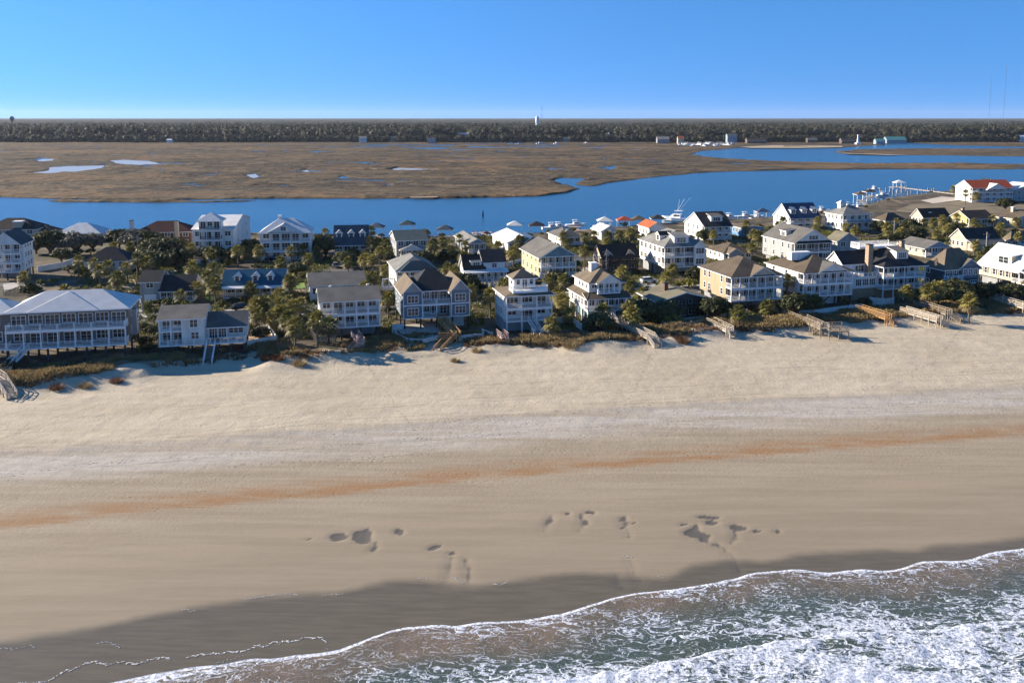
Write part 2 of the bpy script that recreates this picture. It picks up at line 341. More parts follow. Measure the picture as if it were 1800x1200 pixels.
# ------------------------------------------------------------------ mesh helpers
def link(o, parent=None):
    COL.objects.link(o)
    if parent is not None: o.parent = parent
    return o
def mesh(name, V, F, mats, parent=None, fm=None, smooth=False):
    me = bpy.data.meshes.new(name); me.from_pydata(V, [], F)
    for m in (mats if isinstance(mats, (list, tuple)) else [mats]): me.materials.append(MAT[m])
    if fm is not None: me.polygons.foreach_set('material_index', fm)
    if smooth: me.polygons.foreach_set('use_smooth', [True] * len(me.polygons))
    me.update()
    return link(bpy.data.objects.new(name, me), parent)
def gridmesh(name, X, Y, Z, mat, attrs=None, smooth=True):
    r, c = X.shape
    co = np.stack([X, Y, Z], -1).reshape(-1, 3).astype(np.float32)
    i = np.arange(r * c).reshape(r, c)
    q = np.stack([i[:-1, :-1], i[:-1, 1:], i[1:, 1:], i[1:, :-1]], -1).reshape(-1, 4)
    me = bpy.data.meshes.new(name)
    me.vertices.add(len(co)); me.vertices.foreach_set('co', co.ravel())
    me.loops.add(q.size); me.loops.foreach_set('vertex_index', q.ravel().astype(np.int32))
    me.polygons.add(len(q)); me.polygons.foreach_set('loop_start', np.arange(0, q.size, 4, dtype=np.int32))
    me.polygons.foreach_set('loop_total', np.full(len(q), 4, np.int32))
    me.polygons.foreach_set('use_smooth', np.full(len(q), smooth))
    for k, a in (attrs or {}).items():
        me.attributes.new(k, 'FLOAT', 'POINT').data.foreach_set('value', a.astype(np.float32).ravel())
    me.materials.append(MAT[mat]); me.update(calc_edges=True); me.validate()
    return link(bpy.data.objects.new(name, me))
def tag(o, label=None, cat=None, group=None, kind=None):
    for k, v in (('label', label), ('category', cat), ('group', group), ('kind', kind)):
        if v: o[k] = v
    return o

# ------------------------------------------------------------------ the land: beach, dunes, island
y_toe = curve([(0, 697), (50, 692), (170, 675), (300, 655), (420, 640), (520, 645), (700, 628), (870, 617), (1010, 622), (1200, 602), (1290, 592), (1400, 590), (1580, 570), (1700, 562), (1800, 556)], 2.2)
y_wet = curve([(0, 1130), (150, 1108), (330, 1072), (480, 1050), (600, 1044), (690, 1022), (760, 1025), (830, 1035), (900, 1024), (1000, 1010), (1100, 1013), (1180, 1022), (1205, 998), (1290, 985), (1365, 992), (1380, 980), (1480, 973), (1560, 968), (1610, 974), (1640, 962), (1740, 957), (1800, 947)], .45)
y_wets = curve([(0, 1126), (600, 1040), (1200, 1000), (1800, 952)], .45)
y_rust = curve([(0, 922), (200, 897), (400, 879), (600, 860), (800, 839), (1000, 822), (1300, 797), (1500, 781), (1800, 760)], 1.15)
y_band = curve([(0, 815), (300, 795), (600, 772), (900, 750), (1200, 730), (1500, 712), (1800, 695)], 1.6)
y_can = curve([(-400, 414), (0, 414), (500, 416), (700, 424), (900, 420), (1000, 413), (1100, 404), (1200, 396), (1350, 388), (1500, 371), (1560, 352), (1650, 339), (1700, 334), (1800, 322), (2200, 316)], 0.0)
# tide pools and runnels scoured in the lower beach: u, v, half width, half height, tilt
POOLS = [(593, 940, 15, 8, -18), (636, 940, 17, 11, -20), (646, 930, 6, 4, 0), (700, 931, 8, 5, -20), (656, 960, 6, 3, 35), (763, 957, 12, 2.8, -20), (796, 968, 6, 3, 25),
         (790, 957, 4, 2.4, 20), (805, 976, 3, 2.2, 0), (541, 944, 4, 2, 0), (787, 930, 2, 3, 0), (996, 900, 6, 2.6, 0), (1036, 899, 8, 3, 0), (1027, 917, 3, 7, 10), (970, 911, 5, 2, -30),
         (1095, 909, 5, 4, 20), (1115, 915, 7, 2, 20), (1098, 924, 5, 2, 0), (1220, 933, 19, 8, 6), (1238, 940, 9, 7, 20), (1250, 915, 9, 4, 0), (1243, 905, 22, 3.2, 3), (1298, 923, 15, 5, 8),
         (1330, 929, 12, 2.6, 0), (1200, 917, 5, 3, 40), (1365, 927, 3, 3, 0), (1225, 922, 3, 6, 0)]
def pool_mask(X, Y):
    m = np.zeros(X.shape)
    wx = X + .5 * (noise(X, Y, .9, 31, 2) - .5); wy = Y + .7 * (noise(X, Y, .9, 32, 2) - .5)
    for u, v, a, b, r in POOLS:
        c = at(u, v, .95); rx = abs(at(u + a, v, .95).x - c.x); ry = abs(at(u, v - b, .95).y - c.y)
        r = math.radians(-r * 1.4); ca, sa = math.cos(r), math.sin(r)
        dx = (wx - c.x) * ca + (wy - c.y) * sa; dy = -(wx - c.x) * sa + (wy - c.y) * ca
        m = np.maximum(m, 3.2 - 2.7 * np.sqrt((dx / rx) ** 2 + (dy / ry) ** 2))
    for (u0, v0, u1, v1, bend) in [(1255, 952, 1300, 1004, 8), (1105, 980, 1125, 1025, 0), (790, 980, 784, 1020, 0), (815, 980, 822, 1022, 3), (1080, 1005, 1092, 1030, 0), (1240, 950, 1256, 958, 0), (655, 952, 658, 972, 2), (1022, 905, 1018, 935, 2), (1100, 915, 1106, 945, -3), (968, 908, 955, 935, 0), (1290, 930, 1284, 955, 2)]:
        A = at(u0, v0, .7); B = at(u1, v1, .6)
        tt = np.clip(((wx - A.x) * (B.x - A.x) + (wy - A.y) * (B.y - A.y)) / ((B.x - A.x) ** 2 + (B.y - A.y) ** 2), 0, 1)
        qx = A.x + tt * (B.x - A.x) + .08 * bend * np.sin(tt * math.pi); qy = A.y + tt * (B.y - A.y)
        m = np.maximum(m, .62 - np.hypot(wx - qx, wy - qy) * 1.1)
    return np.clip(m * (.45 + 1.1 * noise(X, Y, 1.6, 33, 3)), 0, 1)
MOUNDS = [(505, 637, 46, 13, .6), (470, 640, 30, 10, .4), (1060, 606, 60, 14, .9), (1180, 597, 26, 8, .7), (1240, 585, 45, 10, .8), (1420, 566, 40, 10, .5), (860, 610, 40, 8, .5),
          (230, 655, 60, 10, .6), (130, 668, 70, 10, .6), (1640, 552, 40, 6, .5), (1340, 572, 40, 8, .5), (690, 622, 30, 8, .3)]
def land_z(X, Y):
    X = np.asarray(X, float); Y = np.asarray(Y, float)
    yt = y_toe(X); yw = y_wets(X); w = (Y - yw) / (yt - yw); r = Y - yt
    z = np.where(w > 0, .45 + 1.75 * np.clip(w, 0, 1) ** .85, .45 + .045 * np.maximum(Y - yw, -60))
    z = z + sstep(.25, .7, w) * (1 - sstep(0, 10, r)) * (.26 * (noise(X, Y, 9, 3) - .5) + .11 * (noise(X, Y, 2.2, 4) - .5))
    dn = noise(X, Y, 11, 5, 3); dn2 = noise(X, Y, 3.2, 6, 3)
    ridge = sstep(-1.5, 4.5, r + 3 * (dn2 - .5)) * (1 - sstep(7, 17, r))
    z = z + ridge * (.35 + 1.3 * (dn - .25) + .8 * (dn2 - .5)) + .4 * sstep(0, 14, r)
    for u, v, a, b, h in MOUNDS:
        c = at(u, v, 2.8); rx = abs(at(u + a, v, 2.8).x - c.x); ry = abs(at(u, v - b, 2.8).y - c.y)
        z = z + h * np.exp(-((X - c.x) / rx) ** 2 * 1.4 - ((Y - c.y) / ry) ** 2 * 1.4)
    z = z + .05 * (noise(X, Y, 14, 8) - .5) * sstep(10, 20, r)
    z = z - sstep(-7, 1, Y - y_can(X)) * 4.2
    return z
xs = np.concatenate([np.linspace(-900, -140, 40), np.arange(-130, 215, .5), np.linspace(220, 1200, 70)])
rs = np.concatenate([np.linspace(-260, -106, 24), np.arange(-105, 18, .36), np.arange(18.5, 60, 1.5), np.arange(60, 250, 4), np.linspace(254, 520, 30)])
R_, X_ = np.meshgrid(rs, xs, indexing='ij'); Y_ = y_toe(X_) + R_
PM = np.zeros(X_.shape); near = (R_ > -85) & (R_ < -40) & (np.abs(X_) < 90)
PM[near] = pool_mask(X_[near], Y_[near])
Z_ = land_z(X_, Y_) - .10 * PM
ground = gridmesh('ground', X_, Y_, Z_, 'sand', dict(d_wet=Y_ - y_wet(X_), d_rust=Y_ - y_rust(X_), d_band=Y_ - y_band(X_), d_toe=R_, pool=PM))
tag(ground, kind='structure')
def gz(x, y): return float(land_z(np.array([x]), np.array([y]))[0])

# ------------------------------------------------------------------ surf
y_sw = curve([(-200, 1245), (0, 1222), (160, 1200), (280, 1178), (400, 1163), (520, 1148), (600, 1140), (640, 1122), (690, 1104), (740, 1098), (800, 1097), (850, 1092), (900, 1092), (950, 1083), (1000, 1072), (1050, 1060), (1090, 1043), (1130, 1037), (1200, 1033), (1230, 1030), (1270, 1022), (1300, 1011), (1380, 1003), (1420, 1003), (1450, 1009), (1500, 1001), (1570, 1003), (1600, 990), (1640, 983), (1700, 988), (1740, 973), (1800, 968), (2000, 945)], .3)
y_bore = curve([(300, 1290), (700, 1235), (930, 1199), (1000, 1188), (1100, 1176), (1250, 1142), (1350, 1127), (1480, 1112), (1600, 1106), (1700, 1094), (1800, 1088), (2000, 1062)], .6)
xs = np.concatenate([np.linspace(-900, -75, 40), np.arange(-70, 90, .22), np.linspace(95, 1200, 50)])
ds = np.concatenate([np.arange(0, 34, .18), np.linspace(35, 420, 60)])
D_, X_ = np.meshgrid(ds, xs, indexing='ij')
edge = y_sw(X_) + .5 * (noise(X_, X_ * 0, 2.3, 41, 3) - .5) + .9 * (noise(X_, X_ * 0, 7, 42, 2) - .5)
Y_ = edge - D_
E_ = y_bore(X_) + .9 * (noise(X_, X_ * 0, 2.0, 43, 3) - .5) - Y_         # metres seaward of the second bore's front
base = land_z(X_, Y_)
Z_ = np.maximum(base + .03 + .10 * sstep(0, .5, D_) + .18 * sstep(0, 6, D_), .12) - .02 * np.minimum(D_, 12)
Z_ = np.maximum(Z_, .15 + .1 * sstep(0, 2, D_))
Z_ += .10 * (noise(X_, Y_, 2.4, 44, 3) - .5) * sstep(.5, 4, D_) + .25 * (noise(X_, Y_, 9, 45, 2) - .5) * sstep(3, 10, D_)
Z_ += sstep(-.2, .7, E_) * (.7 + .35 * (noise(X_, Y_, 1.1, 46, 3) - .5)) * (1 - .6 * sstep(6, 30, E_))
n1 = noise(X_, Y_, 6.5, 47, 3)
foam = .50 * sstep(.05, .3, D_) - .30 * sstep(.5, 2.2, D_ + 2.5 * (n1 - .5)) + .46 * sstep(3.5, 10.0, D_ + 7 * (n1 - .5))
foam = np.where(E_ > -.1, 1.22 + .4 * np.exp(-np.maximum(E_, 0) / 1.2) - .22 * sstep(5, 13, E_ + 6 * (n1 - .5)), foam) * (1 - .75 * sstep(24, 60, D_))
lipm = np.exp(-((D_ - .2) / (.12 + .3 * noise(X_, X_ * 0, 4, 52, 3))) ** 2) + .9 * np.exp(-((E_ - .5) / .55) ** 2)
lipm += .55 * np.exp(-((D_ - 1.0 - 1.2 * noise(X_, X_ * 0, 5, 48, 3)) / .15) ** 2) * (noise(X_, X_ * 0, 6, 49, 2) > .52)
surf = gridmesh('ocean', X_, Y_, Z_, 'surf', dict(foam=np.clip(foam, 0, 1.4), deep=sstep(2.5, 7.5, D_ + 5 * (noise(X_, Y_, 8, 50, 3) - .5)), lip=np.clip(lipm, 0, 1)))
tag(surf, kind='structure')

# spent swash: thin lines of foam left on the wet sand
t = NT('foam_bits'); t.out(t.mix(t.noise(t.pos(), 4, 3), (0.45, 0.42, 0.38), (0.72, 0.70, 0.67)), 0.8)
def foam_line(pts, seed, wid=.22, gap=.45):
    P = [at(u, v, .42) for u, v in pts]; V = []; F = []
    r = random.Random(seed)
    for a, b in zip(P, P[1:]):
        n = max(2, int((b - a).length / .08))
        for k in range(n):
            q = a.lerp(b, k / n); s = noise([q.x], [q.y], .9, seed, 3)[0]
            if noise([q.x], [q.y * .2], 2.6, seed + 5, 3)[0] < gap: continue
            x = q.x + r.uniform(-.08, .08); y = q.y + 1.6 * (s - .5) + r.uniform(-.1, .1)
            z = gz(x, y) + .025; w = wid * r.uniform(.15, .62); m = len(V); k5 = r.randint(5, 7)
            for j in range(k5):
                an = j * 2 * math.pi / k5; rr = w * r.uniform(.5, 1)
                V.append((x + rr * 1.3 * math.cos(an), y + rr * .8 * math.sin(an), z))
            V.append((x, y, z + .03)); F += [(m + j, m + (j + 1) % k5, m + k5) for j in range(k5)]
    return V, F
V = []; F = []
for i, (pts, wd, gp) in enumerate([([(20, 1198), (90, 1186), (130, 1167), (165, 1163), (215, 1160), (275, 1150), (310, 1158)], .22, .40), ([(320, 1156), (365, 1142), (400, 1138), (470, 1128), (520, 1118), (560, 1118), (598, 1132)], .24, .40),
                  ([(0, 1140), (60, 1139), (130, 1141)], .14, .5), ([(170, 1132), (200, 1128), (215, 1133)], .16, .4), ([(320, 1073), (345, 1072)], .16, .3), ([(430, 1055), (475, 1048), (525, 1043)], .16, .42),
                  ([(735, 1020), (770, 1024), (790, 1015), (815, 1026)], .16, .42), ([(870, 1024), (895, 1022)], .16, .3), ([(970, 1006), (990, 1005)], .16, .3), ([(1095, 980), (1112, 981)], .16, .3), ([(1155, 1012), (1168, 1014)], .14, .3),
                  ([(380, 1160), (440, 1140), (520, 1136), (590, 1130)], .1, .55), ([(570, 1046), (605, 1043)], .14, .4)]):
    v, f = foam_line(pts, 60 + i, wd, gp); m = len(V); V += v; F += [tuple(k + m for k in q) for q in f]
tag(mesh('sea_foam', V, F, 'foam_bits'), 'broken white foam lines left by spent swash on wet sand', 'foam', kind='stuff')

# ------------------------------------------------------------------ tidal channel and marsh
xs = np.array([-15800, -2000, 0, 2000, 15800.]); ys = np.array([200, 400, 2000, 9000, 15500.])
Yc, Xc = np.meshgrid(ys, xs, indexing='ij')
chan = gridmesh('channel', Xc, Yc, np.zeros(Xc.shape), 'channel_water'); tag(chan, kind='structure')

LAND = [(-700, 345.5), (0, 347), (100, 350), (300, 352), (500, 349), (700, 348.2), (880, 348), (950, 345.5), (1003, 338), (1018, 331), (1000, 326.5), (968, 319), (985, 312.5), (1035, 314), (1022, 320), (1008, 325), (1040, 327.5), (1100, 317), (1180, 308.5), (1250, 302.5),
        (1400, 298), (1800, 297), (2500, 296), (2500, 289.5), (1800, 289), (1500, 287), (1350, 284), (1260, 278), (1215, 272), (1232, 266), (1290, 261), (1310, 259.5), (1480, 259.5), (1530, 256), (1560, 254), (1560, 246), (-700, 246)]
ISLES = [[(1465, 268), (1500, 263.5), (1600, 262), (1800, 262), (2500, 261), (2500, 276), (1800, 275.5), (1600, 273), (1500, 271.5)], [(1610, 251.5), (1680, 255.5), (1800, 258.5), (2500, 260), (2500, 246), (1610, 246)],
         [(80, 353), (160, 352.5), (300, 353.5), (460, 354), (300, 356.5), (120, 356)]]
PONDS = [[(-60, 302), (45, 304), (85, 300), (85, 294), (130, 292), (185, 291), (175, 297), (130, 302), (80, 305), (0, 304)], [(190, 282), (215, 281), (265, 283), (282, 289), (240, 291), (215, 289), (200, 286)],
         [(62, 283), (75, 280), (95, 279), (92, 284), (75, 285)], [(114, 275), (125, 272.5), (130, 275)], [(430, 308), (450, 306), (455, 312), (440, 314)], [(530, 301), (540, 299), (545, 303)],
         [(680, 299), (700, 295), (760, 297), (770, 299), (720, 300.5)], [(590, 314), (600, 309), (615, 313)], [(640, 300), (650, 297), (665, 299)], [(1050, 296), (1080, 293), (1075, 299)]]
us = np.arange(-700, 2500, 4.0); vs = np.concatenate([np.arange(360, 300, -.42), np.arange(300, 245.5, -.3)])
Vg, Ug = np.meshgrid(vs, us, indexing='ij')
px_ = (Ug - 900) / FOC; py_ = (VPP - Vg) / FOC
tt = -CAMZ / (py_ * math.cos(PITCH) - math.sin(PITCH)); X_ = px_ * tt; Y_ = (py_ * math.sin(PITCH) + math.cos(PITCH)) * tt
nu = Ug + 14 * (noise(X_, Y_, 30, 70, 4) - .5); nv = Vg + 3.2 * (noise(X_, Y_, 45, 71, 4) - .5) * np.clip((Vg - 245) / 60, .25, 1)
m = inpoly(nu, nv, LAND)
for q in ISLES: m |= inpoly(nu, nv, q)
for q in PONDS: m &= ~inpoly(nu, nv, q)
m = m.astype(float)
# winding creeks and salt pans
cr = np.abs(noise(X_, Y_ * 2.2, 130, 72, 4) - .5); pan = noise(X_, Y_ * 2.6, 60, 73, 4)
zone = sstep(560, 700, Ug) * sstep(1200, 1000, Ug) * sstep(270, 256, Vg) * .10 + .05 * sstep(300, 500, Ug) * sstep(1000, 800, Ug) * sstep(325, 300, Vg) + .03
m -= 1.0 * sstep(.020, .006, cr) * sstep(335, 322, Vg) * sstep(1300, 1150, Ug) + .9 * sstep(.78, .84, pan + zone * 1.4) * sstep(332, 320, Vg)
m = np.clip(m, 0, 1)
for _ in range(2):
    m[1:-1, 1:-1] = (m[1:-1, 1:-1] * 2 + m[:-2, 1:-1] + m[2:, 1:-1] + m[1:-1, :-2] + m[1:-1, 2:]) / 6
Z_ = -.5 + 1.35 * m + (1.3 * (noise(X_, Y_, 9, 74, 3) - .45) + 1.5 * (noise(X_, Y_, 28, 75, 3) - .5) + .9 * (noise(X_, Y_, 90, 76, 3) - .5)) * sstep(.5, .95, m) * sstep(.2, .55, noise(X_, Y_, 70, 77, 3) + .1)
marsh = gridmesh('marsh', X_, Y_, Z_, 'marsh_grass', dict(marsh_h=Z_), smooth=False); tag(marsh, kind='structure')

t = NT('still_water'); t.out((0.34, 0.35, 0.35), 0.35)  # pale silver sheen put into the silty water's base colour
for q in PONDS[:7]:
    P = [at(u, v, .05) for u, v in q]; tag(mesh('marsh_pond', [(a.x, a.y, .05) for a in P], [tuple(range(len(P)))], 'still_water'), kind='structure')

# ------------------------------------------------------------------ mainland and its forest
y_main = lambda x: 1700 + 60 * (noise(x, np.zeros_like(x), 300, 80, 3) - .5)
t = NT('forest_floor'); p = t.pos(); n = t.noise(p, 0.02, 6, 0.65)
t.out(t.mix(t.ramp(n, .3, .7), (0.028, 0.032, 0.021), (0.056, 0.052, 0.036)), 1.0, t.bump(n, 1.0, 6.0)); t.set(t.b, 'Specular IOR Level', 0.0)
xs = np.concatenate([[-15800, -9000, -6000], np.linspace(-3000, 3000, 121), [6000, 9000, 15800]]); ys = np.array([0, 15, 600, 2200, 2600, 6000, 9000, 15500.])
Yr, X_ = np.meshgrid(ys, xs, indexing='ij'); Y_ = y_main(X_) + Yr
Z_ = np.where(Yr < 1, -1.0, np.where(Yr < 2300, 1.6, np.where(Yr < 3000, 12.0, 14.0 + Yr * .0012)))
main = gridmesh('mainland', X_, Y_, Z_, 'forest_floor'); tag(main, kind='structure')

def crown_mesh(name, seed, mat, tall=1.0):
    """a rounded mass of leaf sprays around a rough core"""
    r = random.Random(seed); bm = bmesh.new(); bmesh.ops.create_icosphere(bm, subdivisions=1, radius=.72)
    V = [tuple(v.co * r.uniform(.7, 1.1)) for v in bm.verts]; F = [tuple(v.index for v in f.verts) for f in bm.faces]; bm.free()
    for k in range(170):
        u = Vector((r.gauss(0, 1), r.gauss(0, 1), r.gauss(0, 1))).normalized()
        if u.z < -.5: continue
        p = u * r.uniform(.7, 1.05) * (1 + .25 * math.sin(3 * u.x + seed) * math.cos(4 * u.y + 2 * u.z)); n = (u + Vector((r.uniform(-.7, .7), r.uniform(-.7, .7), r.uniform(-.3, .9)))).normalized()
        a = n.cross(Vector((r.uniform(-1, 1), r.uniform(-1, 1), .2))).normalized(); b = n.cross(a); s_ = r.uniform(.13, .26); i = len(V)
        V += [tuple(p - a * s_), tuple(p - b * s_), tuple(p + a * s_), tuple(p + b * s_)]; F.append((i, i + 1, i + 2, i + 3))
    me = bpy.data.meshes.new(name); me.from_pydata([(x, y, z * tall) for x, y, z in V], [], F); me.materials.append(MAT[mat]); me.update(); return me
fcol = bpy.data.collections.new('forest_crowns')
for k in range(6):
    fcol.objects.link(bpy.data.objects.new('crown', crown_mesh('crown', 90 + k, 'forest_leaf', (1.0, 1.15, .85, 1.0, 1.7, 1.4)[k])))
P = []; Rr = []
FAR = [(637, 250, 13), (690, 249, 14), (745, 243, 9), (758, 251, 15), (815, 243, 34), (995, 249, 14), (1067, 243, 34), (1166, 251, 22), (1197, 252, 11), (1287, 250, 18), (1330, 252, 34), (1428, 250, 18), (1492, 252, 26), (1576, 251, 36), (1548, 253, 16), (392, 245, 10), (297, 250, 9), (1797, 249, 14)]
FARP = [(at(u, v, 1.5), w) for u, v, w in FAR]
def belt(n, d0, d1, rad, h0, h1, spread):
    d = d0 + (d1 - d0) * rng.random(n) ** 1.2; x = (rng.random(n) * 2 - 1) * spread * (1700 + d)
    y = y_main(x) + d; h = h0 + (h1 - h0) * rng.random(n)
    patch = noise(x, y, 160, 81, 3); keep = patch + rng.random(n) * .35 > .40
    for q, w in FARP: keep &= ~((np.abs(x - q.x * y / q.y) < w * .5 + 1) & (y < q.y + 22) & (y > q.y - 260))
    for i in np.nonzero(keep)[0]: P.append((x[i], y[i], h[i] * (.7 + .6 * patch[i]))); Rr.append((rad * (.6 + .8 * rng.random()),) * 2 + ((min(rad, 7.0) if rad < 8 else 4.5) * (.6 + .6 * rng.random()),))
belt(6500, 4, 45, 4.8, 3, 9, .74); belt(24000, 30, 800, 6.0, 6, 21, .74); belt(26000, 700, 2600, 8.5, 10, 18, .74); belt(8000, 2500, 9000, 28, 9, 14, .72)
me = bpy.data.meshes.new('forest'); me.from_pydata(P, [], [])
me.attributes.new('rad', 'FLOAT_VECTOR', 'POINT').data.foreach_set('vector', np.array(Rr).ravel())
me.attributes.new('pick', 'INT', 'POINT').data.foreach_set('value', rng.integers(0, 6, len(P)))
me.attributes.new('turn', 'FLOAT', 'POINT').data.foreach_set('value', rng.random(len(P)) * 6.28)
forest = link(bpy.data.objects.new('forest', me)); tag(forest, 'wide dark wood of pines and oaks along the mainland beyond the marsh', 'forest', kind='stuff')
ng = bpy.data.node_groups.new('forest_nodes', 'GeometryNodeTree')
ng.interface.new_socket('Geometry', in_out='INPUT', socket_type='NodeSocketGeometry'); ng.interface.new_socket('Geometry', in_out='OUTPUT', socket_type='NodeSocketGeometry')
gi = ng.nodes.new('NodeGroupInput'); go = ng.nodes.new('NodeGroupOutput'); iop = ng.nodes.new('GeometryNodeInstanceOnPoints'); ci = ng.nodes.new('GeometryNodeCollectionInfo')
ci.inputs[0].default_value = fcol; ci.inputs['Separate Children'].default_value = True; ci.inputs['Reset Children'].default_value = True
def na(name, typ):
    n = ng.nodes.new('GeometryNodeInputNamedAttribute'); n.data_type = typ; n.inputs[0].default_value = name; return n.outputs[0]
cx = ng.nodes.new('ShaderNodeCombineXYZ'); ng.links.new(na('turn', 'FLOAT'), cx.inputs[2])
ng.links.new(gi.outputs[0], iop.inputs['Points']); ng.links.new(ci.outputs[0], iop.inputs['Instance']); iop.inputs['Pick Instance'].default_value = True
ng.links.new(na('pick', 'INT'), iop.inputs['Instance Index']); ng.links.new(cx.outputs[0], iop.inputs['Rotation']); ng.links.new(na('rad', 'FLOAT_VECTOR'), iop.inputs['Scale'])
ng.links.new(iop.outputs[0], go.inputs[0])
md = forest.modifiers.new('scatter', 'NODES'); md.node_group = ng

# ------------------------------------------------------------------ building kit
TH = math.radians(15.0); G0 = 2.6
def bxv(x0, x1, y0, y1, z0, z1):
    return [(x0, y0, z0), (x1, y0, z0), (x1, y1, z0), (x0, y1, z0), (x0, y0, z1), (x1, y0, z1), (x1, y1, z1), (x0, y1, z1)]
BF = [(0, 3, 2, 1), (4, 5, 6, 7), (0, 1, 5, 4), (1, 2, 6, 5), (2, 3, 7, 6), (3, 0, 4, 7)]
class MB:
    """collects boxes and bars that become ONE part"""
    def __init__(s): s.V = []; s.F = []; s.M = []
    def raw(s, V, F, m=0):
        k = len(s.V); s.V += [tuple(v) for v in V]; s.F += [tuple(i + k for i in f) for f in F]; s.M += [m] * len(F)
    def box(s, x0, x1, y0, y1, z0, z1, m=0): s.raw(bxv(min(x0, x1), max(x0, x1), min(y0, y1), max(y0, y1), min(z0, z1), max(z0, z1)), BF, m)
    def bar(s, p, q, w=.1, h=.1, m=0):
        p = Vector(p); q = Vector(q); d = (q - p).normalized()
        sd = Vector((0, 0, 1)).cross(d)
        sd = Vector((1, 0, 0)) if sd.length < 1e-4 else sd.normalized()
        up = d.cross(sd); a = sd * w / 2; b = up * h / 2
        s.raw([p - a - b, p + a - b, p + a + b, p - a + b, q - a - b, q + a - b, q + a + b, q - a + b],
              [(3, 2, 1, 0), (4, 5, 6, 7), (0, 1, 5, 4), (1, 2, 6, 5), (2, 3, 7, 6), (3, 0, 4, 7)], m)
    def build(s, name, mats, parent=None, smooth=False):
        return mesh(name, s.V, s.F, mats, parent, s.M, smooth)
    def rail(s, p, q, h=.95, step=.22, m=0, posts=True):
        p = Vector(p); q = Vector(q); up = Vector((0, 0, 1)); L = (q - p).length
        s.bar(p + up * h, q + up * h, .09, .07, m); s.bar(p + up * .12, q + up * .12, .05, .06, m)
        for k in range(1, int(L / step)):
            c = p.lerp(q, k / int(L / step)); a = .022
            s.raw(bxv(c.x - a, c.x + a, c.y - a, c.y + a, c.z + .12, c.z + h), BF[2:], m)
        if posts:
            for c in (p, q): s.box(c.x - .06, c.x + .06, c.y - .06, c.y + .06, c.z, c.z + h + .08, m)

def roof_solid(name, polys, mats, parent, t=.2):
    V = []; idx = {}; F = []
    for poly in polys:
        f = []
        for v in poly:
            k = tuple(round(c, 4) for c in v)
            if k not in idx: idx[k] = len(V); V.append(k)
            if not f or f[-1] != idx[k]: f.append(idx[k])
        if f[0] == f[-1]: f.pop()
        if len(f) > 2: F.append(tuple(f))
    n = len(V); cnt = {}
    for f in F:
        for a, b in zip(f, f[1:] + f[:1]): cnt[(a, b)] = 1
    fm = [0] * len(F); G = list(F)
    for f in F: G.append(tuple(i + n for i in reversed(f))); fm.append(1)
    for (a, b) in cnt:
        if (b, a) not in cnt: G.append((b, a, a + n, b + n)); fm.append(1)
    return mesh(name, V + [(x, y, z - t) for x, y, z in V], G, mats, parent, fm)

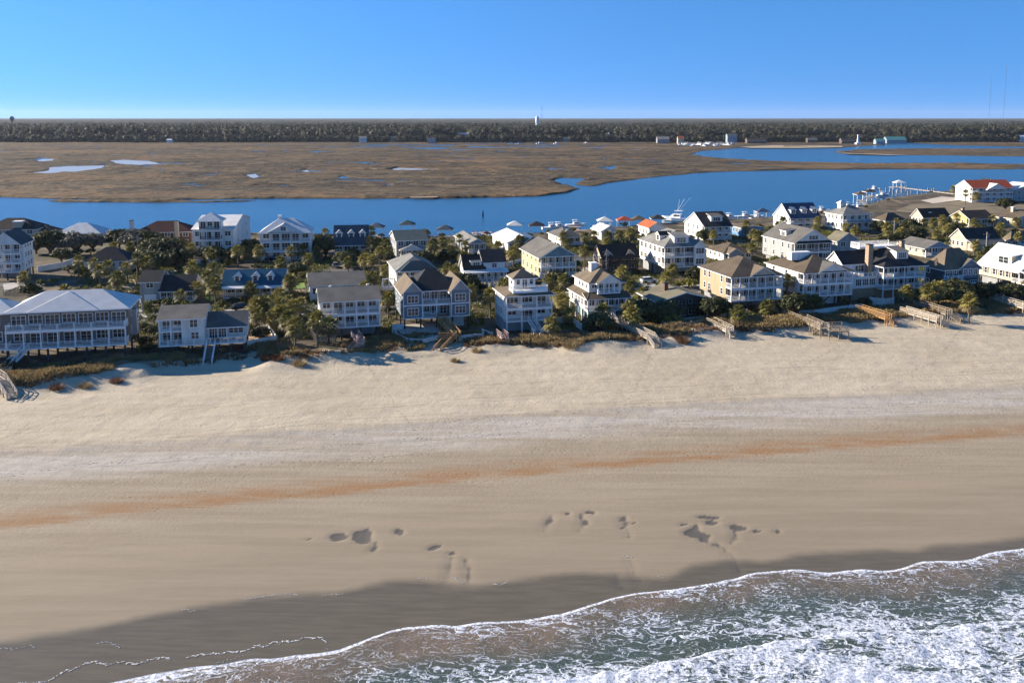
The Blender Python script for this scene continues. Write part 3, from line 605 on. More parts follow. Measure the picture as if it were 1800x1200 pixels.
HOUSES = []
class House:
    def __init__(s, name, label, P0, u1, fl, short=None, th=TH, cat='house', group=None, g=G0, W=None):
        p = at(P0[0], P0[1], g + fl); s.th = th; s.fl = fl; s.g = g
        s.sd = Vector((math.cos(th), math.sin(th), 0)); s.td = Vector((-math.sin(th), math.cos(th), 0))
        s.o = Vector((p.x, p.y, g)); s.p0 = p
        s.W = W if W else s.dist(p, s.sd, u1)
        r = bpy.data.objects.new(name, None); link(r); r.location = s.o; r.rotation_euler = (0, 0, th); r.empty_display_size = 1
        tag(r, label, cat, group); s.r = r; s.short = short; s.rnd = random.Random(int(P0[0] * 7 + P0[1]))
        HOUSES.append(s)
    def dist(s, p, d, u1):
        k = (u1 - 900) / FOC; d0 = p.y * math.cos(PITCH) - (p.z - CAMZ) * math.sin(PITCH)
        return (p.x - k * d0) / (k * d.y * math.cos(PITCH) - d.x)
    def depth(s, ub, right=False):
        p = s.p0 + s.sd * s.W if right else s.p0
        return s.dist(p, s.td, ub)
    # ---- parts
    def box(s, nm, x0, x1, y0, y1, z0, z1, mat, parent=None):
        m = MB(); m.box(x0, x1, y0, y1, z0, z1); return m.build(nm, mat, parent or s.r)
    def wall(s, x0, x1, y0, y1, z0, z1, mat): s.foot(x0, x1, y0, y1); return s.box('wall', x0, x1, y0, y1, z0, z1, mat)
    def foot(s, x0, x1, y0, y1):
        b = getattr(s, 'bb', (x0, x1, y0, y1)); s.bb = (min(b[0], x0), max(b[1], x1), min(b[2], y0), max(b[3], y1))
    def hip(s, x0, x1, y0, y1, z, rise, mat, ov=.5, nm='roof', parent=None, trim='white_trim', axis=None, run=1.0):
        dx = x1 - x0; dy = y1 - y0; hs_ = min(dx, dy) / 2; k = rise / hs_
        axis = axis or ('x' if dx >= dy else 'y')
        if axis == 'x': hs_ = dy / 2; k = rise / hs_
        else: hs_ = dx / 2; k = rise / hs_
        x0 -= ov; x1 += ov; y0 -= ov; y1 += ov; ze = z - k * ov; zt = z + rise; xm = (x0 + x1) / 2; ym = (y0 + y1) / 2
        A, B, C, D = (x0, y0, ze), (x1, y0, ze), (x1, y1, ze), (x0, y1, ze)
        if axis == 'x':
            i = min((y1 - y0) / 2 * run, (x1 - x0) / 2); L, R = (x0 + i, ym, zt), (x1 - i, ym, zt)
            P = [(A, B, R, L), (B, C, R), (C, D, L, R), (D, A, L)]
        else:
            i = min((x1 - x0) / 2 * run, (y1 - y0) / 2); L, R = (xm, y0 + i, zt), (xm, y1 - i, zt)
            P = [(A, B, L), (B, C, R, L), (C, D, R), (D, A, L, R)]
        return roof_solid(nm, P, [mat, trim], parent or s.r)
    def gable(s, x0, x1, y0, y1, z, rise, mat, axis='x', ov=.5, og=.4, wall=None, nm='roof', parent=None, trim='white_trim', peak=.5, ends=(1, 1)):
        if axis == 'x':
            ym = y0 + (y1 - y0) * peak; k0 = rise / (ym - y0); k1 = rise / (y1 - ym)
            a, b = x0 - og, x1 + og
            P = [((a, y0 - ov, z - k0 * ov), (b, y0 - ov, z - k0 * ov), (b, ym, z + rise), (a, ym, z + rise)), ((b, y1 + ov, z - k1 * ov), (a, y1 + ov, z - k1 * ov), (a, ym, z + rise), (b, ym, z + rise))]
            tri = lambda c, e: [(c, y0, z), (c, y1, z), (c, ym, z + rise - .22), (e, y0, z), (e, y1, z), (e, ym, z + rise - .22)]
            ex = [(x0, x0 + .15), (x1 - .15, x1)]
        else:
            xm = x0 + (x1 - x0) * peak; k0 = rise / (xm - x0); k1 = rise / (x1 - xm)
            a, b = y0 - og, y1 + og
            P = [((x0 - ov, b, z - k0 * ov), (x0 - ov, a, z - k0 * ov), (xm, a, z + rise), (xm, b, z + rise)), ((x1 + ov, a, z - k1 * ov), (x1 + ov, b, z - k1 * ov), (xm, b, z + rise), (xm, a, z + rise))]
            tri = lambda c, e: [(x0, c, z), (x1, c, z), (xm, c, z + rise - .22), (x0, e, z), (x1, e, z), (xm, e, z + rise - .22)]
            ex = [(y0, y0 + .15), (y1 - .15, y1)]
        ro = roof_solid(nm, P, [mat, trim], parent or s.r)
        if wall:
            for (c, e), on in zip(ex, ends):
                if on: mesh('gable_wall', tri(c, e), [(0, 1, 2), (3, 5, 4), (0, 3, 4, 1), (1, 4, 5, 2), (2, 5, 3, 0)], wall, parent or s.r)
        return ro
    def shed(s, x0, x1, y0, y1, za, zb, mat, ov=.3, nm='porch_roof', trim='white_trim', parent=None, t=.16):
        k = (zb - za) / (y1 - y0)
        return roof_solid(nm, [((x0 - ov, y0 - ov, za - k * ov), (x1 + ov, y0 - ov, za - k * ov), (x1 + ov, y1, zb), (x0 - ov, y1, zb))], [mat, trim], parent or s.r, t)
    def win(s, face, a, z, w, h, plane, cols=2, rows=1, frame='white_trim', nm='window', shut=None, parent=None, arch=False, pane='glass'):
        m = MB(); p = MB()
        def put(M, a0, a1, d0, d1, z0, z1, mi=0):
            if face == 'f': M.box(a0, a1, plane - d1, plane - d0, z0, z1, mi)
            elif face == 'l': M.box(plane - d1, plane - d0, a0, a1, z0, z1, mi)
            else: M.box(plane + d0, plane + d1, a0, a1, z0, z1, mi)
        b = .13; a0, a1 = a - w / 2, a + w / 2
        put(m, a0 - b, a0, .003, .09, z - b, z + h + b); put(m, a1, a1 + b, .003, .09, z - b, z + h + b)
        put(m, a0, a1, .003, .09, z - b, z); put(m, a0, a1, .003, .09, z + h, z + h + b)
        for k in range(1, cols): x = a0 + w * k / cols; put(m, x - .05, x + .05, .003, .08, z, z + h)
        for k in range(1, rows + 1):
            if rows > 1 and k < rows or rows == 1: zz = z + h * (k / rows if rows > 1 else .52); put(m, a0, a1, .003, .06, zz - .025, zz + .025)
        if parent is not None:
            put(m, a0 + .002, a1 - .002, .003, .03, z + .002, z + h - .002, 1); return m.build(nm, [frame, pane], parent)
        o = m.build(nm, frame, s.r); put(p, a0 + .002, a1 - .002, .003, .035, z + .002, z + h - .002); p.build('pane', pane, o)
        if shut:
            for c in (a0 - b - .28, a1 + b + .03):
                q = MB(); put(q, c, c + .25, .003, .05, z, z + h); q.build('shutter', shut, s.r)
        return o
    def door(s, face, a, z, plane, w=1.7, h=2.1, cols=2, frame='white_trim', pane='glass'): return s.win(face, a, z + .14, w, h - .14, plane, cols, 3, frame, 'door', pane=pane)
    def rail(s, p, q, mat='white_trim', h=.95):
        m = MB(); m.rail(p, q, h); return m.build('railing', mat, s.r)
    def post(s, x, y, z0, z1, w=.2, mat='white_trim', nm='post'): return s.box(nm, x - w / 2, x + w / 2, y - w / 2, y + w / 2, z0, z1, mat)
    def porch(s, x0, x1, y0, y1, z, h, bays, mat='white_trim', deck='deck_board', rails=True, posts=True, left=True, right=True, beam=True, skip=(), rmat=None, w=.2):
        m = MB(); m.box(x0, x1, y0, y1 - .003, z - .28, z - .03, 0); m.box(x0 + .05, x1 - .05, y0 + .05, y1 - .004, z - .03, z, 1); m.build('porch_floor', [mat, deck], s.r)
        xs_ = [x0 + .12 + (x1 - x0 - .24) * k / bays for k in range(bays + 1)]
        if posts:
            for x in xs_: s.post(x, y0 + .14, z + .001, z + h, w, mat)
        if beam and posts:
            s.box('beam', x0, x1, y0 + .02, y0 + .26, z + h + .001, z + h + .25, mat)
        if rails:
            for k in range(bays):
                if k in skip: continue
                s.rail((xs_[k] + w / 2, y0 + .14, z), (xs_[k + 1] - w / 2, y0 + .14, z), rmat or mat)
            if left: s.rail((x0 + .1, y0 + .25, z), (x0 + .1, y1 - .1, z), rmat or mat)
            if right: s.rail((x1 - .1, y0 + .25, z), (x1 - .1, y1 - .1, z), rmat or mat)
        s.foot(x0, x1, y0, y1)
    def piles(s, x0, x1, y0, y1, z, nx, ny, mat='dark_timber', w=.32):
        for i in range(nx):
            for j in range(ny):
                s.post(x0 + .3 + (x1 - x0 - .6) * i / (nx - 1), y0 + .3 + (y1 - y0 - .6) * j / (ny - 1), -.6, z, w, mat, 'piling')
    def stair(s, top, bot, w=1.3, mat='white_trim', deck='deck_board', rails=True, nm='stairs'):
        m = MB(); top = Vector(top); bot = Vector(bot); d = bot - top; hd = Vector((d.x, d.y, 0)).normalized(); sd = Vector((-hd.y, hd.x, 0)); n = max(2, int(-d.z / .2))
        for k in (-1, 1):
            o = sd * (w / 2 * k); m.bar(top + o, bot + o, .08, .3, 0)
            if rails:
                m.bar(top + o + Vector((0, 0, .95)), bot + o + Vector((0, 0, .95)), .1, .1, 0)
                for i in range(n + 1):
                    c = top.lerp(bot, i / n) + o; a = .05 if i % 4 == 0 else .022
                    m.raw(bxv(c.x - a, c.x + a, c.y - a, c.y + a, c.z, c.z + .95), BF[2:], 0)
        for i in range(n):
            a = top.lerp(bot, (i + .5) / n); m.bar(a - sd * (w / 2 - .05), a + sd * (w / 2 - .05), .3, .05, 1)
        return m.build(nm, [mat, deck], s.r)
    def dormer(s, xc, y, z, w, h, dep, rise, roof, wall, face='f', cols=2, shed=False):
        """a dormer facing the sea (f) or facing left (l); y is its front plane along the facing axis"""
        if face == 'f': d = s.box('dormer', xc - w / 2, xc + w / 2, y, y + dep, z, z + h, wall)
        else: d = s.box('dormer', y, y + dep, xc - w / 2, xc + w / 2, z, z + h, wall)
        if face == 'f':
            if shed: s.shed(xc - w / 2, xc + w / 2, y, y + dep + .6, z + h + .2, z + h + .2 + rise, roof, .25, 'dormer_roof', parent=d)
            else: s.gable(xc - w / 2, xc + w / 2, y, y + dep + .6, z + h, rise, roof, 'y', .25, .25, wall, 'dormer_roof', d, ends=(1, 0))
        else:
            if shed:
                za = z + h + .2; x0, x1 = y - .25, y + dep + .6
                roof_solid('dormer_roof', [((x0, xc - w / 2 - .25, za), (x1, xc - w / 2 - .25, za + rise), (x1, xc + w / 2 + .25, za + rise), (x0, xc + w / 2 + .25, za))], [roof, 'white_trim'], d)
            else: s.gable(y, y + dep + .6, xc - w / 2, xc + w / 2, z + h, rise, roof, 'x', .25, .25, wall, 'dormer_roof', d, ends=(1, 0))
        s.win(face, xc, z + h * .18, w * .6, h * .7, y, cols, 1, parent=d)
        return d
    def chimney(s, x, y, z0, z1, w=.9, mat='brick', cap='dark_metal'):
        c = s.box('chimney', x - w / 2, x + w / 2, y - w / 2, y + w / 2, z0, z1, mat)
        s.box('chimney_cap', x - w / 2 - .08, x + w / 2 + .08, y - w / 2 - .08, y + w / 2 + .08, z1 + .001, z1 + .22, cap, c)
    def front(s, x0, x1, y, z, bays, kinds='dwwdw', frame='white_trim', shut=None):
        for k in range(bays):
            xc = x0 + (x1 - x0) * (k + .5) / bays; bw = (x1 - x0) / bays; c = kinds[k % len(kinds)]
            if c == 'd': s.door('f', xc, z, y, min(1.9, bw * .7))
            elif c == 'D': s.door('f', xc, z, y, min(2.7, bw * .8), 2.15, 3)
            elif c == 'w': s.win('f', xc, z + .85, min(1.7, bw * .62), 1.35, y, 2, shut=shut)
            elif c == 'W': s.win('f', xc, z + .7, min(2.4, bw * .75), 1.5, y, 3, shut=shut)
            elif c == 's': s.win('f', xc, z + .85, min(.9, bw * .5), 1.35, y, 1, shut=shut)
    def sidewins(s, face, plane, ys_, z, w=.9, h=1.35, shut=None, cols=1, frame='white_trim'):
        for y in ys_: s.win(face, y, z + .85, w, h, plane, cols, shut=shut, frame=frame)

def beach(name, label, P0, u1, D, fl=2.9, n=2, sh=2.75, wall='white_siding', roof='brown_shingle', rk='hip', rise=2.4, pd=2.4, bays=5, kinds=('dwDwd', 'wdwDw'), side='l',
          shut=None, base='piles', short=None, th=TH, group=None, ov=.5, swins=(.25, .5, .75), rails=True, gw=None, skip=(), trim='white_trim', nm_roof='roof', peak=.5, deckmat='deck_board', under=True, g=G0, W=None, ry=0.0, open_top=False):
    h = House(name, label, P0, u1, fl, short, th, group=group, g=g, W=W); W = h.W
    if D > 50: D = abs(h.depth(D, side == 'r'))           # pixel column of the back corner
    h.D = D; top = fl + n * sh; h.top = top
    h.wall(0, W, pd, D, fl, top, wall)
    for k in range(n):
        z = fl + k * sh
        if pd > 0: h.porch(0, W, 0, pd, z, sh - .53 if k < n - 1 else sh - .30, bays, trim, deckmat, rails, skip=skip if k == 0 else (), posts=not (open_top and k == n - 1))
        h.front(.2, W - .2, pd, z, bays, kinds[k % len(kinds)], shut=shut)
        if side in 'lr':
            h.sidewins(side, 0 if side == 'l' else W, [pd + (D - pd) * f for f in swins], z, shut=shut)
    if rk == 'hip': h.hip(0, W, ry, D, top, rise, roof, ov, nm_roof, trim=trim)
    elif rk == 'gx': h.gable(0, W, 0, D, top, rise, roof, 'x', ov, .35, gw or wall, nm_roof, trim=trim, peak=peak)
    elif rk == 'gy': h.gable(0, W, 0, D, top, rise, roof, 'y', ov, .35, gw or wall, nm_roof, trim=trim, peak=peak)
    if base == 'piles':
        h.piles(0, W, 0, D, fl - .29, max(3, round(W / 3)), 3)
        if under: h.box('ground_floor_wall', .8, W - .8, D * .45, D - .4, -.5, fl - .01, 'grey_siding')
    elif base: h.box('ground_floor_wall', .05, W - .05, max(pd, .05), D - .05, -.6, fl - .001, base)
    if base and base != 'piles' and pd > 0:
        for k in range(bays + 1): h.post(.15 + (W - .3) * k / bays, .15, -.6, fl - .29, .24, trim, 'piling')
    return h

# ------------------------------------------------------------------ the oceanfront row
GF = 'houses along the oceanfront'; GM = 'houses in the row between the two streets'; GC = 'houses along the tidal channel'
# big taupe house with a silver metal hip roof
h = beach('beach_house', 'large taupe beach house with silver metal hip roof and white double porch', (10, 614), 222, 12.5, 3.0, 2, 3.3, 'taupe_siding', 'silver_metal', 'hip', 2.5, 2.6, 7, ('wddddWW', 'DWDWDWD'), 'r', th=math.radians(12), group=GF, short='the taupe house with the silver roof', ov=.6, swins=(.3, .7), ry=2.0, open_top=True, under=False)
W = h.W
h.hip(W * .20, W * .74, 1.5, 10.8, h.top + .05, 2.42, 'silver_metal', .6, 'roof', axis='y', run=.9)
h.wall(-10, -.01, 2.9, 10.5, 3.0, 9.3, 'taupe_siding'); h.hip(-10, 1.0, 2.9, 10.5, 9.3, 1.9, 'silver_metal', .5)
h.porch(-4.5, -.02, .5, 2.88, 3.0, 2.6, 2, posts=False, right=False); h.win('f', -2.5, 7.0, 1.6, 1.6, 2.9, 2); h.win('f', -2.2, 3.9, 1.6, 1.6, 2.9, 2); h.piles(-10, -.5, 3, 10, 2.99, 4, 2)
h.stair((3.4, .25, 2.95), (.6, -3.6, -.1), 1.3); h.box('bay_window', W + .003, W + .9, 5.2, 7.6, 3.4, 8.2, 'pale_grey_siding'); h.win('r', 6.4, 6.3, 1.0, 1.3, W + .9, 1); h.win('r', 6.4, 4.2, 1.0, 1.3, W + .9, 1)
H_TAUPE = h
# low white L-shaped cottage
h = House('beach_house', 'low white cottage in two stepped wings with a straight white beach stair', (279, 607), 432, 2.3, 'the low white cottage with the pool', math.radians(12.5), group=GF); W = h.W; a = W * .53
h.wall(0, a, 2.2, 9.5, 2.3, 7.2, 'offwhite_siding'); h.gable(0, a, .2, 9.5, 7.2, 1.5, 'grey_shingle', 'x', .35, .3, 'offwhite_siding', peak=.6)
h.wall(a + .002, W, 3.2, 9.8, 2.3, 5.0, 'offwhite_siding'); h.gable(a + .05, W, 2.4, 9.8, 5.0, 2.0, 'grey_shingle', 'x', .5, .3, 'offwhite_siding', ends=(0, 1))
h.porch(0, W, -.3, 2.19, 2.3, 2.2, 10, posts=False, skip=(6,)); h.box('porch_floor', .01, a * .52, .3, 2.19, 4.55, 4.75, 'white_trim')
for x in (.15, a * .26, a * .52 - .1): h.post(x, .4, 2.301, 4.55); h.post(x, .4, 4.751, 7.0)
h.rail((.25, .4, 4.75), (a * .26 - .1, .4, 4.75)); h.rail((a * .26 + .1, .4, 4.75), (a * .52 - .2, .4, 4.75))
h.box('wall', a * .52 + .002, a - .1, .35, 2.19, 2.301, 7.15, 'offwhite_siding')
h.front(.2, a * .5, 2.2, 2.3, 2, 'dd'); h.front(.2, a * .5, 2.2, 4.75, 2, 'dw'); h.win('f', a * .78, 3.2, 1.3, 1.2, .35, 2); h.win('f', a * .76, 5.4, 1.3, 1.4, .35, 2)
h.front(a + .3, W - 3.6, 3.2, 2.3, 2, 'DD'); h.win('f', W - 2.0, 3.3, 2.6, .95, 3.2, 3); h.post(a + .3, 2.5, 2.301, 4.8); h.post((a + W) / 2, 2.5, 2.301, 4.8)
h.piles(0, W, -.2, 9, 2.01, 7, 3); h.stair((W * .60, -.35, 2.25), (W * .595, -6.5, -.3), 1.5); h.sidewins('r', W, (5, 8), 2.3)
H_LOWW = h
# white double-porch house with long grey roof
h = beach('beach_house', 'off-white two-storey house with open double porch and long grey shingle roof', (564, 577), 669, 10.5, 2.8, 2, 2.7, 'offwhite_siding', 'grey_shingle', 'gx', 1.7, 2.4, 5, ('wwdwd', 'wdwww'), 'l', group=GF, short='the off-white house with the long grey roof', peak=.55, ov=.4)
for x in (2.2, h.W - 2): h.box('roof_vent', x, x + .5, 7.2, 7.7, h.top + 1.1, h.top + 1.75, 'white_trim')
H_LONG = h
# blue-grey twin-wing house
h = House('beach_house', 'blue-grey house with two hipped wings around a recessed balcony and dark centre roof', (709, 561), 826, 2.9, 'the blue-grey twin-winged house', group=GF); W = h.W; top = 8.5; w1 = W * .29; w2 = W * .715
D = abs(h.depth(693)); D = max(9.5, min(D, 13)); h.D = D
h.wall(0, w1, 0, D, 2.9, top, 'blue_grey_siding'); h.wall(w2, W, 0, D, 2.9, top, 'blue_grey_siding'); h.wall(w1 + .002, w2 - .002, 3.0, D - .3, 2.9, top, 'pale_grey_siding')
h.gable(0, w1, 0, D - 2, top, 2.2, 'tan_shingle', 'y', .45, .4, 'pale_grey_siding', ends=(1, 0)); h.gable(w2, W, 0, D - 2, top, 2.2, 'tan_shingle', 'y', .45, .4, 'pale_grey_siding', ends=(1, 0))
h.hip(w1 * .55, W - w1 * .55, 2.2, D + .6, top + .06, 3.4, 'charcoal_shingle', .5, axis='x', run=.7)  # steep unlit front slope: its shade is put into the darker shingle colour
for x0, x1 in ((0, w1), (w2, W)):
    h.box('trim_band', x0 - .04, x1 + .04, -.05, -.003, 5.55, 5.8, 'white_trim'); h.box('trim_band', x0 - .04, x1 + .04, -.05, -.003, 2.85, 3.05, 'white_trim')
    for x in (x0, x1 - .16): h.box('corner_board', x, x + .16, -.045, -.003, 3.051, 5.549, 'white_trim'); h.box('corner_board', x, x + .16, -.045, -.003, 5.801, 8.3, 'white_trim')
    h.win('f', (x0 + x1) / 2, 6.25, 2.1, 1.45, 0, 3); h.win('f', (x0 + x1) / 2, 3.6, 2.1, 1.45, 0, 3)
for z in (2.9, 5.75):
    h.porch(w1 + .01, w2 - .01, .4, 2.99, z, 2.4, 2, posts=(z < 5), left=False, right=False, skip=(1,) if z < 5 else ()); h.front(w1 + .2, w2 - .2, 3.0, z, 3, 'Wdd')
h.sidewins('l', 0, (D * .25, D * .55, D * .8), 2.9); h.sidewins('l', 0, (D * .35, D * .7), 5.75); h.piles(0, W, .1, D, 2.89, 5, 3); h.box('ground_floor_wall', W * .62, W - .6, 3.5, D - .5, -.5, 2.88, 'white_siding')
h.stair((w1 + 3.6, .4, 2.8), (w1 + 4.6, -3.0, .9), 1.3, 'orange_wood', 'orange_wood')
H_TWIN = h
# tiered white house with a lantern room
h = beach('beach_house', 'tiered white house with wraparound decks and a small lantern room on its roof', (890, 565), 971, 9.5, 2.6, 2, 2.7, 'white_siding', 'tan_shingle', 'hip', 1.3, 2.3, 3, ('wDw', 'DWd'), 'l', group=GF, short='the tiered white house with the lantern room', base='pale_grey_siding')
W = h.W; t0 = h.top
h.box('roof_deck', 1.6, W - .8, .6, 4.0, t0 + .25, t0 + .75, 'white_trim'); h.box('lantern_room', W * .25, W * .72, 3.2, 7.4, t0 + .2, t0 + 3.2, 'white_siding'); h.hip(W * .25, W * .72, 3.2, 7.4, t0 + 3.2, 1.3, 'tan_shingle', .5)
for k in range(4): h.rail((1.7 + (W - 2.6) * k / 4, .7, t0 + .75), (1.7 + (W - 2.6) * (k + 1) / 4, .7, t0 + .75))
h.rail((1.7, .8, t0 + .75), (1.7, 4.0, t0 + .75)); h.rail((W - .9, .8, t0 + .75), (W - .9, 4.0, t0 + .75))
h.front(W * .27, W * .7, 3.2, t0 + .75, 3, 'sds'); h.win('l', 5, t0 + 1.5, 1.2, 1.2, W * .25, 1)
h.stair((W * .52, .1, 2.5), (W * .62, -2.4, .6), 1.3); h.stair((W * .62, -2.5, .55), (W * .45, -6.2, -.4), 1.3); h.porch(W * .46, W * .86, -3.7, -2.3, .6, .5, 2, posts=False)
H_TIER = h
# white house with stepped brown roofs
h = House('beach_house', 'white house with stepped brown roofs, upper balcony and boxy white chimney', (1033, 547), 1106, 2.9, 'the white house with stepped brown roofs', group=GF); W = h.W; D = abs(h.depth(1000)); D = max(11, min(D, 16)); h.D = D
h.wall(0, W, 2.2, D, 2.9, 5.6, 'white_siding'); h.porch(0, W, 0, 2.19, 2.9, 2.35, 4, skip=(1,)); h.front(.3, W - .3, 2.2, 2.9, 4, 'WdWW')
h.shed(0, W, 0, 2.6, 5.6, 6.5, 'brown_shingle', .4); roof_solid('roof', [((-.4, D + .4, 5.55), (-.4, -.35, 5.55), (1.2, 2.4, 6.5), (1.2, D, 6.5))], ['brown_shingle', 'white_trim'], h.r)
h.wall(1.2, W - .8, 2.6, D - .4, 5.61, 8.9, 'white_siding'); h.hip(1.2, W - .8, 2.0, D - .4, 8.9, 2.3, 'tan_shingle', .5); h.gable(W * .28, W * .82, .9, 7, 8.9, 1.7, 'brown_shingle', 'y', .4, .3, 'white_siding', ends=(1, 0))
h.porch(W * .28, W * .82, 1.0, 2.6, 6.55, 2.1, 4, left=True, right=True); h.front(W * .16, W * .88, 2.6, 6.55, 4, 'wdds'); h.chimney(W * .42, D * .62, 9.8, 12.0, 1.5, 'white_siding', 'white_trim')
h.sidewins('l', 0, (3.5, 5.5, 7.5, 10), 2.9); h.sidewins('l', 1.2, (4.2, 6.5, 8.6), 6.3); h.piles(0, W, 0, D, 2.6, 4, 4, 'white_trim', .4); h.box('ground_floor_wall', 2.0, W - .6, 3.0, D - .5, -.5, 2.88, 'teal_siding')
h.stair((W * .40, -.05, 2.85), (W * .52, -3.8, .7), 1.5); H_STEP = h
# dark low gable house
h = House('beach_house', 'low dark blue-green house under one broad olive gable roof with a brick chimney', (1160, 556), 1248, .8, 'the dark house with the broad olive roof', group=GF); W = h.W; D = abs(h.depth(1131)); D = max(11, min(D, 17)); h.D = D
h.wall(0, W, 1.6, D, -.4, 4.3, 'dark_green_siding'); h.gable(0, W, 0, D, 4.3, 1.7, 'olive_shingle', 'y', .9, .5, 'dark_green_siding'); h.porch(0, W, .1, 1.59, 2.2, 2, 6, 'dark_timber', 'dark_timber'); h.front(.3, W - .3, 1.6, 2.2, 5, 'wWdwW'); h.front(.3, W - .3, 1.6, -.3, 5, 'WdWwd')
h.chimney(W * .33, D * .55, 4.6, 7.0, .9, 'brick'); h.sidewins('l', 0, (4, 7, 10), .6); H_DARK = h
# tan house
h = beach('beach_house', 'tan two-storey house on stilts with long white double veranda and brown hip roof', (1285, 529), 1375, 1230, 3.0, 2, 2.85, 'tan_siding', 'brown_shingle', 'hip', 3.2, 2.6, 6, ('WwDdww', 'dwWwdW'), 'l', group=GF, short='the tan house on stilts', swins=(.15, .62, .8))
h.gable(h.W * .36, h.W * .84, -.3, 6, h.top + .02, 1.9, 'tan_shingle', 'y', .4, .3, 'cream_siding', ends=(1, 0))
for a, b in ((.2, .42), (.42, .2), (.55, .8)): m = MB(); m.bar((h.W * a, .3, .2), (h.W * b, .3, 2.6), .12, .2); m.build('brace', 'dark_timber', h.r)
H_TAN = h
h = beach('beach_house', 'white two-storey house on braced stilts with white veranda and grey-brown hip roof', (1412, 521), 1498, 1346, 3.0, 2, 2.85, 'white_siding', 'brown_shingle', 'hip', 3.0, 2.4, 6, ('dWdwDd', 'wdwwdw'), 'l', group=GF, short='the white house on braced stilts', swins=(.35, .75))
h.gable(h.W * .30, h.W * .86, -.3, 6, h.top + .02, 1.9, 'grey_shingle', 'y', .4, .3, 'white_siding', ends=(1, 0)); h.box('roof_tower', h.W * .1, h.W * .5, 7.5, 9.5, h.top + 1.6, h.top + 3.5, 'white_siding')
h.box('skirt_wall', .2, h.W * .9, 4.0, 4.2, -.4, 2.6, 'white_siding')
for a, b in ((.3, .55), (.55, .3), (.7, .9)): m = MB(); m.bar((h.W * a, .3, .2), (h.W * b, .3, 2.6), .12, .2); m.build('brace', 'dark_timber', h.r)
# big white house with brick chimneys
h = beach('beach_house', 'large white house with tall brick chimneys, gabled side wing and rooftop railing deck', (1552, 508), 1626, 13, 3.0, 2, 2.85, 'white_siding', 'charcoal_shingle', 'hip', 3.6, 2.5, 4, ('WDdW', 'DWDw'), 'l', group=GF, short='the white house with brick chimneys', base='tan_brick')
W = h.W; t0 = h.top
h.wall(-8.0, -.01, 5.0, 11.5, 5.9, t0 + .2, 'white_siding'); h.gable(-8.0, 1.5, 5.0, 11.5, t0 + .2, 2.6, 'charcoal_shingle', 'x', .4, .4, 'white_siding', ends=(1, 0)); h.porch(-6.5, -.02, 2.2, 4.99, 5.85, 2, 5, posts=False, right=False); h.wall(-7.8, -.02, 2.4, 11.4, 2.95, 5.56, 'white_siding')
h.front(-6.2, -.3, 2.4, 3.0, 3, 'WWW'); h.win('f', -3.2, t0 - 2.0, 2.4, 1.4, 5.0, 3); h.win('l', 8.2, t0 - 1.6, 1.6, 1.8, -8.0, 2); h.box('ground_floor_wall', -7.6, -.1, 2.6, 11, -.5, 2.94, 'tan_brick')
h.chimney(-1.2, 4.2, 6.0, t0 + 4.6, 1.3, 'tan_brick'); h.chimney(W * .92, 8, t0 + 1, t0 + 4.6, 1.0, 'tan_brick')
h.dormer(W * .55, 2.0, t0 + 1.0, 3.4, 1.9, 3.5, .7, 'grey_shingle', 'white_siding', cols=4, shed=True)
h.box('roof_deck', -2.0, W * .75, 7.0, 10.5, t0 + 3.2, t0 + 3.7, 'white_trim')
for a, b in (((-2, 7.0), (W * .35, 7.0)), ((W * .35, 7.0), (W * .75, 7.0)), ((-2, 7.1), (-2, 10.4)), ((-2, 10.4), (W * .75, 10.4))): h.rail((*a, t0 + 3.7), (*b, t0 + 3.7))
H_CHIM = h
h = beach('beach_house', 'dark blue house with steep tan and brown roof and white-framed glazed bays', (1657, 511), 1719, 1624, 2.2, 2, 2.9, 'dark_blue_siding', 'tan_shingle', 'hip', 4.2, 0, 4, ('DDdW', 'WWWW'), 'l', group=GF, short='the dark blue house with the tan roof', base='dark_blue_siding', swins=(.8,))
h.gable(h.W * .42, h.W * .96, -.6, 6, h.top, 2.0, 'tan_shingle', 'y', .3, .3, 'blue_grey_siding', ends=(1, 0)); h.box('bay', h.W * .45, h.W * .93, -.6, -.003, 5.2, h.top - .1, 'blue_grey_siding'); h.front(h.W * .47, h.W * .92, -.6, 5.2, 3, 'www'); h.porch(0, h.W * .44, -1.6, -.01, 5.1, 2, 3, posts=False); h.porch(h.W * .2, h.W * .9, -2.6, -.61, 2.2, 2, 4)
h = beach('beach_house', 'cream house with broad white metal roof and left-facing dormer', (1791, 497), 1900, 1718, 3.0, 1, 3.0, 'cream_siding', 'white_metal', 'gy', 5.2, 2.4, 5, ('WDWdW',), 'l', group=GF, short='the house with the white metal roof', shut='dark_timber', W=13.0, swins=(.12, .3, .5, .75))
h.dormer(h.D * .48, 1.3, h.top + .6, 5.2, 2.3, 5.0, .9, 'white_metal', 'cream_siding', 'l', 2, True); h.shed(0, h.W, -2.4, 0, h.top - .35, h.top + .1, 'white_metal', .3); h.porch(0, h.W, -2.4, -.01, 3.0, 2.2, 5)

